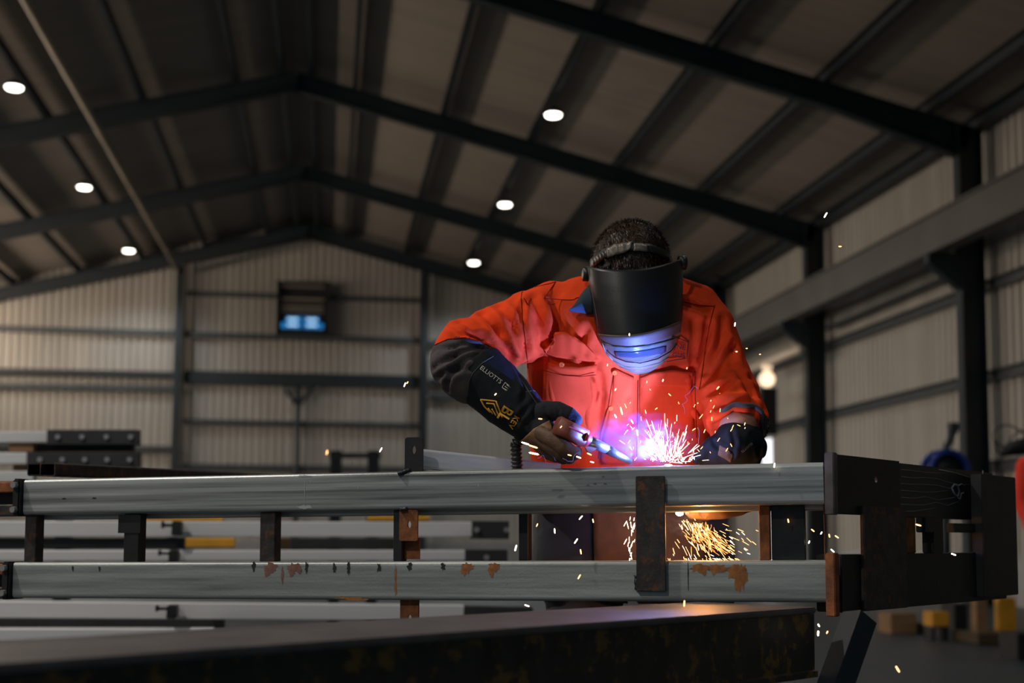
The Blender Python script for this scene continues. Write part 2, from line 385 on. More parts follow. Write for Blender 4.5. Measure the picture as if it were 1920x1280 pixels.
# louvred vent
t = thing('louvre_vent', 'dark louvred vent box with blue lit panes high on the gable', 'vent', (-.78, Y1-.3, 6.15))
vy = Y1-.42
for c, s in (((-.78, vy, 7.49), (1.38, .3, .09)), ((-.78, vy, 6.20), (1.38, .3, .08)), ((-1.43, vy, 6.85), (.09, .3, 1.4)), ((-.13, vy, 6.85), (.09, .3, 1.4))): box('frame', c, s, M_black, t)
box('backing', (-.78, vy+.1, 6.85), (1.3, .03, 1.3), M_black, t)
for z, r in ((7.42, .05), (7.08, .06), (6.88, .06), (6.76, .05)):
    box('slat', (-.78, vy-.02, z), (1.10, .03, r), mat('slat_metal', (.34, .29, .25), .4, .5), t, M=None)
for s in (-1, 1):
    for r_, (z, wd) in enumerate(((6.53, .40), (6.37, .52))):
        box('pane', (-.78+s*(.03+wd/2), vy-.06, z), (wd, .03, .15), glow('blue_pane_light', (.012, .16, .42), 1.0), t, bev=.012)
        box('highlight_strip', (-.78+s*(.06+.19), vy-.09, z+.01), (.27, .012, .055), glow('pane_highlight', (.5, .75, 1.0), 1.1), t)  # glowing strips paint the white highlights on the panes
# ------------------------------------------------------------------ high-bay lamps
def highbay(x, y, label):
    z = zb(x)+.12
    t = thing('high_bay_lamp', label, 'lamp', (x, y, z), 'high bay lamps under the roof')
    bm = bmesh.new(); tube_bm(bm, [(x, y, z+.10), (x, y, z+.02), (x, y, z)], [.08, .14, .15], 20); obj('housing', bm, M_plblack, t, True)
    tube('hanger', [(x, y, z+.08), (x, y, zb(x)+.36)], .012, M_plblack, t, 6)
    bm = bmesh.new(); tube_bm(bm, [(x, y, z-.004), (x, y, z-.03)], [.13, .115], 24); obj('diffuser', bm, M_lampglow, t, False)
    l = lamp('lamp_light', 'SPOT', (x, y, z-.06), (((1200 if y < 0 else 1700) if s < 0 else 90) if y < 6 else 160 if y < 10 else 100 if y < 18 else 310), ((1.0, .92, .82) if y < 6 else (.92, .97, 1.0)), spot_size=math.radians(150), spot_blend=.6, shadow_soft_size=.15)
    setpar(l, t)
k = 0
labs = {(1, 20.9): 'round glowing high bay lamp, nearest in the right row', (1, 26.9): 'round glowing high bay lamp, middle of the right row', (1, 32.9): 'round glowing high bay lamp, farthest in the right row',
        (-1, 20.9): 'round glowing high bay lamp cut by the left picture edge', (-1, 26.9): 'round glowing high bay lamp, middle of the left row', (-1, 32.9): 'round glowing high bay lamp, farthest in the left row, near the gable',
        (1, 14.9): 'high bay lamp of the right row, over the yellow machines', (-1, 14.9): 'high bay lamp of the left row, over the tube stacks',
        (1, 8.9): 'high bay lamp of the right row behind the welder', (-1, 8.9): 'high bay lamp of the left row behind the welder',
        (-1, -3.1): 'high bay lamp of the left row behind the photographer',
        (1, 2.9): 'high bay lamp over the welder, right row', (-1, 2.9): 'high bay lamp over the welder, left row'}
for (s, y), lb_ in labs.items(): highbay(XC+s*4.25, y, lb_)

# ------------------------------------------------------------------ the welded frame in front
A = P(45, 899, 3.5); B = P(1543, 866, 2.7)
U = (B-A).normalized(); BK = V((0, 0, 1)).cross(U).normalized()        # BK points away from the camera
def sec_beam(name, a, b, h, d, m, parent, wall=.004, r=.009, inner=True):
    """hollow tube whose FRONT TOP edge runs a->b, height h, depth d (away from the camera)"""
    x = (b-a).normalized(); bk = V((0, 0, 1)).cross(x).normalized(); up = x.cross(bk)
    if up.z < 0: up = -up
    c = a + bk*d/2 - up*h/2
    M = Matrix((x, bk, up)).transposed().to_4x4(); M.translation = c
    bm = bmesh.new(); extr(bm, rrect(d, h, r), (b-a).length, rrect(d-2*wall, h-2*wall, max(r-wall, .001)) if inner else None)
    return obj(name, bm, m, parent, M=M)
fr = thing('rail_assembly', 'long welded steel assembly of two grey rails across the picture, dark end on the right', 'steel frame', (0.2, 3.1, .74))
h1 = .088
sec_beam('upper_rail', A, B+U*.0, .0895, .05, M_rail, fr)
A2 = A+BK*.052-V((0, 0, .002)); B2 = B+BK*.052-V((0, 0, .002))
rear = sec_beam('rear_rail', A2+U*.02, B2, .099, .05, M_rail2, fr)
C1 = P(25, 1054, 3.5); D1 = P(1550, 1050, 2.7)
low = sec_beam('lower_rail', C1, D1, .089, .06, M_rail2, fr)
def on_rail(px, a, b, off=0.0):
    """point on the line a-b whose picture column is px"""
    lo, hi = 0.0, 1.0
    inv = RM.transposed()
    for _ in range(40):
        t = (lo+hi)/2; q = inv @ (a.lerp(b, t)-C0); x = CX+F*q.x/-q.z
        if x < px: lo = t
        else: hi = t
    return a.lerp(b, lo) + BK*off
def upright(px0, px1, m, name='upright', off=.012, dep=.035, z0=None, z1=None, parent=fr):
    a = on_rail(px0, A, B); b = on_rail(px1, A, B); w_ = (b-a).length
    zt = a.z-.089 if z1 is None else z1; zbm = on_rail(px0, C1, D1).z+.0 if z0 is None else z0
    M = Matrix((U, BK, V((0, 0, 1)))).transposed().to_4x4(); M.translation = V((a.x, a.y, zbm)) + BK*off
    bm = bmesh.new(); box_bm(bm, (w_/2, dep/2, (zt-zbm)/2), (w_, dep, zt-zbm)); bmesh.ops.bevel(bm, geom=bm.edges[:], offset=.0015, segments=1, affect='EDGES')
    return obj(name, bm, m, parent, M=M)
upright(38, 66, M_dark); upright(231, 259, M_black); upright(486, 514, M_dark); upright(736, 752, M_black)
box('cross_plate', V((0, 0, 0)), (.062, .02, .045), M_black, fr, M=Matrix.Translation(on_rail(241, A, B, .02)-V((0, 0, .089+.026))) @ Matrix.Rotation(math.atan2(U.y, U.x), 4, 'Z'))
upright(958, 976, M_black, off=.07); upright(1420, 1440, M_rust, off=.03); upright(1442, 1506, M_black, off=.04); upright(1542, 1560, M_rust, off=.03)
FM = Matrix((U, BK, V((0, 0, 1)))).transposed().to_4x4()
def FMat(p): M = FM.copy(); M.translation = p; return M
# rusty bracket with a slot under the upper rail
a = on_rail(749, A, B, .004); b = on_rail(785, A, B); w_ = (b-a).length
o = plate_holes('rusty_bracket', w_*.95, .072, .006, [(w_*.52, .038, .0045, .009)], M_rust, fr, FMat(a-V((0, 0, .089+.072))), bev=.004); o['label'] = 'rusty slotted bracket plate'
o = box('bracket_leg', (w_*.45, .03, 0), (w_*.8, .006, .05), M_rust, fr, M=FMat(a-V((0, 0, .089+.09))))
o = plate_holes('rusty_bracket', w_*.95, .085, .006, [(w_*.5, .032, .0045, .009)], M_rust, fr, FMat(on_rail(746, C1, D1, .02)-V((0, 0, .089+.075))), bev=.004)
# flat vertical plate clamped over both rails
a = on_rail(1195, A, B, -.009); b = on_rail(1249, A, B); w_ = (b-a).length
zt = P(1222, 893, a.y).z; zl = P(1222, 1108, a.y).z
bm = bmesh.new(); box_bm(bm, (w_/2, 0, (zt-zl)/2), (w_, .008, zt-zl)); bmesh.ops.bevel(bm, geom=bm.edges[:], offset=.0015, segments=2, affect='EDGES')
o = obj('front_plate', bm, M_dark, fr, M=FMat(V((a.x, a.y, zl)))); o['label'] = 'dark flat plate welded upright across both rails'
# welds, spatter and marks
def bead(name, pts, r, m=M_weld, parent=fr):
    bm = bmesh.new(); pts = [V(p) for p in pts]; q = []
    for i in range(len(pts)-1):
        n = max(3, int((pts[i+1]-pts[i]).length/.004))
        q += [pts[i].lerp(pts[i+1], k/n) for k in range(n)]
    q.append(pts[-1]); tube_bm(bm, q, [r*(1+.25*random.uniform(-1, 1)) for _ in q], 8); return obj(name, bm, m, parent, True)
a = on_rail(756, A, B, -.001)
bead('weld_bead', [a+V((-.012, 0, -.006)), a+V((.016, 0, .004))], .0055)
bead('weld_bead', [on_rail(750, A, B, -.001)-V((0, 0, .088)), on_rail(764, A, B, -.001)-V((0, 0, .087))], .005)
bead('weld_bead', [V((q.x, q.y, zl+.035)) for q in (on_rail(1193, A, B, -.004),)]+[V((q.x, q.y, zl+.002)) for q in (on_rail(1195, A, B, -.004),)], .005)
def mark(name, px, dz, sx, sz, m, ra, rb, jag=.35, seed=0, drip=0):
    """irregular flat mark 0.4 mm proud of a rail face; ra-rb is the face's top front edge"""
    rnd = random.Random(seed); c = on_rail(px, ra, rb, -.0006); bm = bmesh.new(); n = 22; vs = []
    for k in range(n):
        t = 2*PI*k/n; q = 1+jag*rnd.uniform(-1, 1); x = sx*q*math.cos(t); z = sz*q*math.sin(t)
        if math.sin(t) < -.6 and rnd.random() < .5: z -= drip*rnd.random()
        vs.append(bm.verts.new((x, 0, z-dz)))
    bm.faces.new(vs); return obj(name, bm, m, fr, M=FMat(c))
def blot(px, dz, sx, sz, m, ra, rb, seed, drip=0):
    mark('rust_mark', px, dz, sx, sz, m, ra, rb, .35, seed, drip)
    mark('rust_mark', px-6, dz+sz*.9, sx*.55, sz*.8, m, ra, rb, .35, seed+1, drip)
blot(508, .014, .016, .012, M_rustpink, C1, D1, 1, .006); blot(553, .014, .017, .011, M_rustpink, C1, D1, 3, .008)
mark('rust_mark', 530, .032, .003, .020, M_rustpink, C1, D1, .3, 6)
blot(876, .013, .015, .009, M_rustflat, C1, D1, 8, .008); blot(926, .013, .013, .009, M_rustflat, C1, D1, 11, .012)
for px, sx, sz, sd in ((1312, .022, .008, 21), (1345, .02, .008, 22), (1378, .020, .014, 23), (1388, .013, .026, 24)): mark('rust_mark', px, .008+sz, sx, sz, M_rustflat, C1, D1, .3, sd, .01)
mark('rust_mark', 664, .086, .035, .004, M_rustflat, C1, D1, .4, 30); mark('rust_mark', 742, .045, .003, .04, M_rustflat, C1, D1, .5, 31)
for px, dz, sx, sz in ((137, .016, .003, .006), (187, .016, .003, .006), (476, .012, .005, .010), (575, .014, .004, .012), (627, .014, .004, .012), (654, .016, .004, .014), (711, .015, .005, .010), (768, .012, .006, .008), (831, .012, .005, .008), (1290, .03, .001, .03)):
    mark('burn_mark', px, dz, sx, sz, M_soot, C1, D1, .4, int(px))
M_scr = mat('bare_scratch', (.62, .62, .60), .4, .6)
for px, dz, sx, sz in ((571, .006, .020, .0018), (572, .080, .019, .0045), (572, .045, .0006, .035)): mark('bright_scratch', px, dz, sx, sz, M_scr, A, B, .3, int(px+dz*1000))
for px, dz in ((220, .012), (347, .014), (400, .012), (583, .02), (445, .008), (285, .010), (672, .035), (897, .035)): mark('bright_scratch', px, dz, .0007, .004, M_scr, A, B, .3, px)
for px in (311, 455): mark('burn_mark', px/2.56*1.0+0, .05, .006, .002, M_soot, A, B, .3, px)
# clamped stub ends on the left
for (ra, rb, yc) in ((A, B, 0), (C1, D1, 1)):
    e = ra.copy()
    M_ = FMat(e-U*.012)
    box('splice_plate', (0, .02, -.045), (.022, .07, .095), M_black, fr, M=M_, bev=.004)
    for dz in (.014, .076):
        bm = bmesh.new(); tube_bm(bm, [(0, -.028, -dz), (0, -.016, -dz)], .008, 8); obj('bolt', bm, M_galv, fr, M=M_)
    sec_beam('stub_rail', e-U*.40+V((0, 0, -.004)), e-U*.025+V((0, 0, -.004)), .028, .05, M_rust, fr, r=.004)
    sec_beam('stub_rail', e-U*.40+V((0, 0, -.062)), e-U*.025+V((0, 0, -.062)), .03, .05, M_dark, fr, r=.004)
    box('backing_bar', (-.22, .04, -.045), (.40, .01, .09), M_black, fr, M=M_)

# ---- dark end assembly on the right (runs away from the corner)
E0 = P(1556, 850, 2.68); E1 = PZ(1882, 886, E0.z); EU = (E1-E0).normalized(); EB = V((0, 0, 1)).cross(EU).normalized()
EM = Matrix((EU, EB, V((0, 0, 1)))).transposed().to_4x4()
def EMat(p): M = EM.copy(); M.translation = p; return M
def epx(px, base=E0): return on_line(px, base, base+(E1-E0)*1.3)
def on_line(px, a, b):
    lo, hi = 0.0, 1.0; inv = RM.transposed()
    for _ in range(40):
        t = (lo+hi)/2; q = inv @ (a.lerp(b, t)-C0); x = CX+F*q.x/-q.z
        if x < px: lo = t
        else: hi = t
    return a.lerp(b, lo)
def s_at(px): return (epx(px)-E0).length
LE = (E1-E0).length; HU = E0.z - P(1556, 963, 2.68).z
zlo1 = P(1560, 1040, 2.68).z - E0.z; zlo0 = P(1560, 1150, 2.68).z - E0.z
def ebox(name, s0, s1, z1, z0, y0, t, m, bev=.002, label=None):
    bm = bmesh.new(); box_bm(bm, ((s0+s1)/2, y0+t/2, (z0+z1)/2), (s1-s0, t, z1-z0)); bmesh.ops.bevel(bm, geom=bm.edges[:], offset=bev, segments=2, affect='EDGES')
    o = obj(name, bm, m, fr, M=EMat(E0))
    if label: o['label'] = label
    return o
M_chalk = mat('chalk_line', (.20, .20, .195), .8)
ebox('end_channel', s_at(1686), LE, 0, -HU, .03, .05, mat('brushed_black', (.035, .037, .038), .45, .4, var=.35, vscale=(2, 60, 60)))
sA = s_at(1686)
bm_ = plate_holes('end_plate', sA+.0, HU, .008, [(.02, HU*.60, .0065, .009), (s_at(1642), HU*.64, .0065, .009)], M_black, fr, EMat(E0-V((0, 0, HU))))
ebox('end_flange', -.008, .012, .002, -HU-.002, -.012, .022, mat('edge_scale', (.12, .11, .11), .45, .5, var=.4, vscale=(20, 20, 20)), label='bright scaled edge flange at the corner')
ebox('end_plate', s_at(1610), s_at(1690), -HU+.02, zlo0, -.010, .01, M_dark)
ebox('lower_end_rail', .045, LE*1.0, zlo1, zlo0, .0, .06, M_black)
ebox('lower_flange', -.010, .012, zlo1+.004, zlo0-.006, -.012, .022, M_rust, label='rusty edge flange of the lower corner')
ebox('far_end_block', s_at(1826), s_at(1890), -.012, zlo0+.01, -.02, .03, M_black)
ebox('far_end_plate', s_at(1786), s_at(1835), -HU-.012, -HU-.035, -.0, .02, M_black)
ebox('upright', s_at(1697), s_at(1737), -HU, zlo1, .03, .02, M_rust); ebox('upright', s_at(1748), s_at(1766), -HU, zlo1, .0, .03, M_black); ebox('upright', s_at(1737), s_at(1750), -HU, -HU-.036, .0, .03, M_black)
# chalk scribbles and ring mark on the end channel
def chalk(pts, r=.0006):
    q = []
    for px, py in pts:
        b = epx(px); d = ray(px, py); n = EB; p0 = b+EB*(.029)
        t = (p0-C0).dot(n)/d.dot(n); q.append(C0+d*t)
    tube('chalk_line', q, r, M_chalk, fr, 5)
rnd = random.Random(3)
for k in range(7):
    y0 = 880+k*13; chalk([(1690+j*22+rnd.uniform(-2, 2), y0+j*rnd.uniform(-.6, 2.2)+(3-k)*j*.5) for j in range(rnd.randint(4, 7))])
chalk([(1760, 880), (1790, 886), (1815, 894), (1835, 899), (1842, 895), (1843, 882)], .0011)
chalk([(1784, 915), (1789, 908), (1795, 910), (1798, 921), (1795, 931), (1789, 926), (1784, 915)], .0028); chalk([(1795, 932), (1800, 936), (1802, 925), (1807, 924)], .0022); chalk([(1797, 910), (1803, 907), (1810, 912)], .0015)

# ------------------------------------------------------------------ trestle beam in the foreground
ZT = .76
G0 = PZ(0, 1244, ZT); G1 = PZ(1532, 1138, ZT); GU = (G1-G0).normalized()
G0 = G0-GU*.9
tr = thing('trestle_beam', 'dark rust-flecked trestle beam running diagonally across the bottom foreground', 'trestle', ((G0+G1)/2)[:])
tr.location.z = 0
GB = V((0, 0, 1)).cross(GU).normalized(); L_ = (G1-G0).length
GM = Matrix((GU, GB, V((0, 0, 1)))).transposed().to_4x4(); GM.translation = G0
wz = (PZ(960, 1147, ZT)-on_line(960, G0, G1)).dot(GB)
bm = bmesh.new(); box_bm(bm, (L_/2, wz/2, -.006), (L_, wz, .012)); bmesh.ops.bevel(bm, geom=bm.edges[:], offset=.003, segments=2, affect='EDGES'); obj('top_flange', bm, M_tresttop, tr, M=GM)
bm = bmesh.new(); box_bm(bm, (L_/2, .010, -.012-.057), (L_-.01, .012, .112)); obj('web', bm, M_trest, tr, M=GM)
bm = bmesh.new(); box_bm(bm, (L_/2, wz/2, -.133), (L_, wz, .012)); obj('bottom_flange', bm, M_trest, tr, M=GM)
for xx in (.10, L_-.16, ):
    bm = bmesh.new(); box_bm(bm, (xx, wz/2, -.14-(ZT-.14)/2), (.09, wz*.8, ZT-.14)); o = obj('leg', bm, M_trest, tr, M=GM)
p0 = P(1612, 1157, 2.62); p1 = P(1550, 1330, 2.55)
o = beam('brace', p0, p1, cprof(.05, .05, .006), M_steel, tr, up=V((.5, -1, .2)).normalized())
o['label'] = 'slanting grey angle brace at the right end'

# ------------------------------------------------------------------ loose pieces lying on the frame
def lay(name, label, pa, pb, h, d, m, group=None, cat='steel tube'):
    o = sec_beam(name, pa, pb, h, d, m, None, wall=.0035, r=.006); tag(o, label, cat, group); return o
# two dark square tubes, open ends to the left
za = on_rail(90, A, B).z
a0 = P(103, 866, 3.62); 
lay('square_tube', 'dark square tube resting on the left end of the frame, nearer of two', P(104, 867, 3.60), P(520, 889, 4.6), .036, .05, M_dark, 'dark square tubes on the frame')
lay('square_tube', 'dark square tube at the left end of the frame, only its open end showing', P(78, 868, 3.68), P(470, 889, 4.7), .034, .045, M_black, 'dark square tubes on the frame')
# lug plate with hole
q = on_rail(757, A, B, .006)
lug = thing('lug_plate', 'small upright lug plate with an oval hole standing on the rail', 'plate', q[:])
zt = P(770, 820, q.y).z
plate_holes('plate', (on_rail(790, A, B)-on_rail(757, A, B)).length, zt-q.z+.002, .008, [(.022, .052, .0055, .010)], M_black, lug, FMat(q-V((0, 0, .002))), bev=.006)
o = lay('rectangular_tube', 'grey rectangular tube lying across the rail beside the lug plate, lit blue by the arc', P(790, 841, 3.13), P(1052, 869, 3.085), .046, .05, mat('clean_tube', (.5, .5, .5), .4, .3, var=.2, vscale=(3, 40, 40)), cat='steel tube')
# ------------------------------------------------------------------ stacks of fabricated frames behind, on the left
def bgtube(x0, x1, ytop, ybot, Y, label, m=M_bgtube, yslope=0, ends=None, dep=.08, cat='steel tube', group='grey tubes stacked behind', name='stacked_tube'):
    a = P(x0, ytop, Y); b = P(x1, ytop+yslope, Y); h = a.z-P(x0, ybot, Y).z
    t = thing(name, label, cat, ((a+b)/2)[:], group)
    sec_beam('tube', a, b, h, dep, m, t, r=.006, inner=False)
    if ends:
        x2, yy0, yy1, nb = ends
        c = P(x1, yy0, Y-.01); d = P(x2, yy0+(yslope*.3), Y-.01); hh = c.z-P(x1, yy1, Y-.01).z
        sec_beam('end_plate', c, d, hh, dep+.02, M_bgblack, t, r=.003, inner=False)
        for k in range(nb):
            px = x1+(x2-x1)*((.12+.8*k/max(1, nb-1)) if nb > 1 else .5)
            p = P(px, (yy0+yy1)/2, Y-.012); bm = bmesh.new(); tube_bm(bm, [p, p+V((0, -.012, 0))], .013, 10); obj('bolt', bm, M_galv, t)
    return t
YB = 7.4
bgtube(-140, 88, 808, 830, YB, 'grey tube with a long bolted black end plate, topmost of the left stack', yslope=0, ends=(259, 805, 833, 4), group='frames in the left stack', name='bolted_tube')
bgtube(-140, 50, 848, 870, YB-.15, 'grey tube with a bolted black end plate, second layer of the left stack', ends=(260, 848, 875, 5), group='frames in the left stack', name='bolted_tube')
bgtube(-140, 62, 883, 905, YB-.25, 'grey tube at the bottom of the left stack just above the rail', group='frames in the left stack', name='bolted_tube')

def timber(x0, x1, y0, y1, Y, label):
    a = P(x0, y0, Y); b = P(x1, y0, Y); h = a.z-P(x0, y1, Y).z; o = sec_beam('timber_spacer', a, b, h, .35, M_timber, None, r=.003, inner=False); tag(o, label, 'timber', 'timber spacers')
timber(18, 62, 829, 847, YB+.02, 'timber spacer between the top two layers of the left stack'); timber(24, 66, 871, 882, YB-.1, 'timber spacer under the second layer of the left stack')
bgtube(62, 250, 831, 846, YB+.1, 'black bar between the layers of the left stack', m=M_bgblack)
bgtube(66, 240, 876, 890, YB+.1, 'black bar under the second layer of the left stack', m=M_bgblack)
# layers seen through the gap between the two rails
def clamp(px, py0, py1, Y, w_=30):
    a = P(px, py0, Y); b = P(px+w_, py1, Y); t = thing('tube_clamp', 'small black clamp gripping a stacked tube at picture row %s' % ('upper gap' if py0 < 1000 else 'lower gap' if py0 < 1060 else 'below the lower rail'), 'clamp', a[:])
    t['label'] = {0: 'small black clamp on the upper stacked tube, seen between the rails', 1: 'small black clamp on the second stacked tube, seen between the rails', 2: 'small black clamp on the stacked tube below the lower rail'}[0 if py0 < 1010 else 1 if py0 < 1060 else 2]
    c = (a+b)/2; sx = abs(b.x-a.x); sz = abs(a.z-b.z)
    box('jaw', c, (sx*.55, .12, sz), M_black, t, bev=.004); box('screw', c+V((-sx*.5, 0, sz*.22)), (sx*.8, .03, sz*.22), M_black, t, bev=.003); box('screw_head', c+V((-sx*.9, 0, sz*.25)), (sx*.15, .05, sz*.5), M_black, t, bev=.003)
bgtube(-60, 885, 976, 1006, 6.2, 'bright grey tube with a black bolted end, upper one seen between the rails', yslope=2, ends=(955, 976, 1010, 2), group='tubes seen between the rails', name='bolted_tube')
bgtube(-60, 345, 1008, 1029, 6.25, 'black tube layer under the upper bright tube, left half', m=M_bgblack, group='tubes seen between the rails')
bgtube(-60, 872, 1031, 1052, 6.1, 'bright grey tube just above the lower rail', yslope=0, ends=(952, 1030, 1060, 1), group='tubes seen between the rails', name='bolted_tube')
bgtube(-60, 870, 1126, 1158, 5.9, 'bright grey tube seen just below the lower rail', yslope=8, ends=(1000, 1136, 1175, 0), group='tubes seen below the rails', name='bolted_tube')
bgtube(-60, 420, 1158, 1178, 6.2, 'black tube layer below the bright tube, bottom left', m=M_bgblack, group='tubes seen below the rails')
bgtube(-60, 400, 1178, 1206, 5.8, 'grey tube lowest of the stack at the bottom left', yslope=0, group='tubes seen below the rails', name='bolted_tube')
clamp(318, 977, 1004, 6.12); clamp(312, 1031, 1052, 6.02); clamp(308, 1134, 1158, 5.82, 32)
bgtube(515, 790, 1008, 1030, 6.75, 'dark timber-and-steel packer row between the bright tubes', m=M_bgblack, group=None, name='packer_row')
timber(522, 541, 1009, 1029, 6.3, 'short upright timber packer between the bright tubes')
# yellow trestle behind the stack
t = thing('yellow_trestle', 'yellow painted steel trestle behind the stacked tubes', 'trestle', P(345, 1000, 6.8)[:]); t.location.z = 0
a = P(272, 968, 6.8); b = P(418, 968, 6.8); sec_beam('top_bar', a, b, .03, .08, M_yellow, t, inner=False)
for px in (400, 436): 
    q = P(px, 1000, 6.8); beam('leg', (q.x, q.y+.04, 0), (q.x, q.y+.04, a.z-.03), rrect(.035, .05, .004), M_yellow, t)
a2 = P(345, 1008, 6.8); b2 = P(440, 1008, 6.8); sec_beam('cross_bar', a2, b2, .05, .05, M_yellow, t, inner=False)
t = thing('yellow_trestle', 'yellow trestle end farther right behind the stacked tubes', 'trestle', P(720, 1000, 6.8)[:]); t.location.z = 0
a = P(690, 966, 6.8); b = P(805, 966, 6.8); sec_beam('top_bar', a, b, .03, .08, M_yellow, t, inner=False)
for px in (700, 800): 
    q = P(px, 1000, 6.8); beam('leg', (q.x, q.y+.04, 0), (q.x, q.y+.04, a.z-.03), rrect(.035, .05, .004), M_yellow, t)
for px, Y, zt_, lb_ in ((120, 7.45, P(100, 905, 7.2).z, 'dark stand holding up the left stack of bolted tubes'), (200, 6.3, P(200, 1206, 6.2).z-.01, 'dark stand under the left part of the lower stack'), (640, 6.3, P(640, 1172, 6.0).z-.03, 'dark stand under the right part of the lower stack')):
    q = P(px, 1000, Y); t = thing('stack_stand', lb_, 'stand', (q.x, q.y, 0), 'stands under the stacks')
    box('post', (q.x, q.y, zt_/2), (.08, .08, zt_), M_black, t); box('foot', (q.x, q.y, .01), (.3, .3, .02), M_black, t); box('head', (q.x, q.y, zt_-.01), (.12, .5, .02), M_black, t)
# small dark rack far behind, centre left
t = thing('steel_rack', 'small dark steel rack standing far behind the rail, left of centre', 'rack', P(666, 900, 13)[:]); t.location.z = 0
for px in (630, 700):
    q = P(px, 870, 13); box('post', (q.x, q.y, (q.z+.13)/2), (.11, .11, q.z+.13), M_black, t)
a = P(618, 849, 12.95); b = P(714, 849, 12.95); sec_beam('top_bar', a, b, .045, .1, M_black, t, inner=False)

# ------------------------------------------------------------------ background right
def ground(px, py): return PZ(px, py, 0.0)
t = thing('hose_reel', 'blue hose reel on a stand by the right wall, above the dark frame end', 'hose reel', P(1772, 870, 13)[:]); t.location.z = 0
M_blue = mat('blue_enamel', (.01, .045, .30), .4)
q = P(1772, 884, 13); R_ = 36*m_per_px(q)
bm = bmesh.new()
bmesh.ops.create_circle
for yy in (-.10, .10): tube_bm(bm, [q+V((R_*math.cos(k*PI/16), yy, R_*math.sin(k*PI/16))) for k in range(33)], .035, 8, False)
obj('rim', bm, M_blue, t, True)
bm = bmesh.new(); tube_bm(bm, [q+V((0, -.09, 0)), q+V((0, .09, 0))], R_*.86, 28); obj('hose_coil', bm, M_black, t, True)
tube('stand', [q+V((0, .02, 0)), V((q.x, q.y+.02, 0))], .05, M_steel, t)
tube('arm', [q+V((0, .15, .1)), P(1779, 830, 13.1), P(1787, 806, 13.1)], [.035, .04, .05], M_girt, t)
box('arm_head', P(1787, 800, 13.1), (.10, .1, .09), M_girt, t, bev=.01)
t = thing('boom_stand', 'black boom stand with looping thin wires at the right picture edge', 'stand', P(1905, 860, 10)[:]); t.location.z = 0
q = P(1905, 846, 10); bm = bmesh.new(); tube_bm(bm, [q+V((-.13, 0, -.03)), q+V((-.05, 0, .02)), q+V((.12, 0, .05)), q+V((.3, 0, .05))], [.02, .06, .075, .05], 14); obj('head', bm, M_black, t, True)
tube('pole', [q+V((.12, 0, 0)), V((q.x+.12, q.y, 0))], .03, M_black, t)
for pts in (((1872, 850), (1862, 815), (1872, 800), (1890, 796), (1912, 806), (1935, 830)), ((1868, 826), (1876, 836), (1893, 842)), ((1898, 838), (1894, 822), (1905, 812), (1935, 802))): tube('wire', [P(x, y, 10.0) for x, y in pts], .007, M_black, t, 6)
# lamp, pale bar painted for a sunlit beam edge, and post near the doorway
o = tube('sunlit_edge', [P(1404, 694, 25.6), P(1500, 655, 22.7)], .075, mat('sunlit_edge_tone', (.62, .52, .42), .6)); tag(o, 'pale bar painted as the sunlit edge of a member below the crane beam, beside the welder', 'pipe')
t = thing('wall_lamp', 'warm glowing wall lamp above a dark hanging box beside the doorway', 'lamp', P(1438, 715, 24.5)[:])
for py, s_, e_ in ((689, .10, 1.2), (711, .15, 2.2)):
    bm = bmesh.new(); bmesh.ops.create_uvsphere(bm, u_segments=16, v_segments=10, radius=s_, matrix=Matrix.Translation(P(1438, py, 24.5))); obj('globe', bm, glow('lamp_globe_%d' % py, (1.0, .74, .48), e_*.8), t, True)
q = P(1440, 728, 24.5); zl_ = P(1440, 816, 24.5).z; box('post', (q.x, q.y, (q.z+zl_)/2), (.30, .2, q.z-zl_), M_black, t)
# clutter on the floor at the right
for (x, y, wx, hh, dd, m, nm, lb_, ct) in ((1683, 1186, .26, .19, .3, M_timber, 'timber_block', 'pale timber block on the floor, leftmost of the machine bases', 'timber'),
        (1731, 1188, .10, .10, .3, M_black, 'steel_offcut', 'black steel offcut on the floor right of the pale block', 'steel offcut'), (1790, 1180, .14, .26, .3, M_black, 'steel_offcut', 'black steel block standing on the floor beside the yellow box', 'steel offcut')):
    g = ground(x, y); o = box(nm, (g.x, g.y, hh/2), (wx, dd, hh), m, bev=.008); tag(o, lb_, ct)
g = ground(1756, 1200); t = thing('yellow_stand', 'yellow machine stand on the floor, seen under the dark frame end', 'machine stand', (g.x, g.y, 0))
box('box', (g.x, g.y, .19), (.16, .2, .13), M_yellow, t, bev=.01)
for s in (-1, 1): box('foot', (g.x+s*.06, g.y, .06), (.03, .16, .13), M_black, t)
g = ground(1862, 1205); t = thing('pallet_skid', 'low timber skid with yellow posts on the floor at the right', 'skid', (g.x, g.y, 0))
box('skid', (g.x+.14, g.y, .05), (.8, .5, .09), mat('dark_timber', (.07, .045, .02), .8, 0, var=.3), t, bev=.006); box('post', (g.x-.12, g.y, .24), (.10, .1, .30), M_timber, t); box('post', (g.x+.12, g.y, .24), (.16, .1, .30), M_yellow, t, bev=.01)
g = ground(1905, 1200); o = box('yellow_block', (g.x+.22, g.y-.75, .30), (.3, .3, .24), M_yellow, bev=.02); tag(o, 'yellow block at the right picture edge above the floor clutter', 'block')
box('skid_top', (g.x+.22, g.y-.75, .09), (.3, .3, .09), M_black, o)
g = ground(1905, 1235); o = box('dark_box', (g.x+.05, g.y, .10), (.22, .3, .20), M_black, bev=.01); tag(o, 'dark box on the floor at the lower right picture edge', 'box')

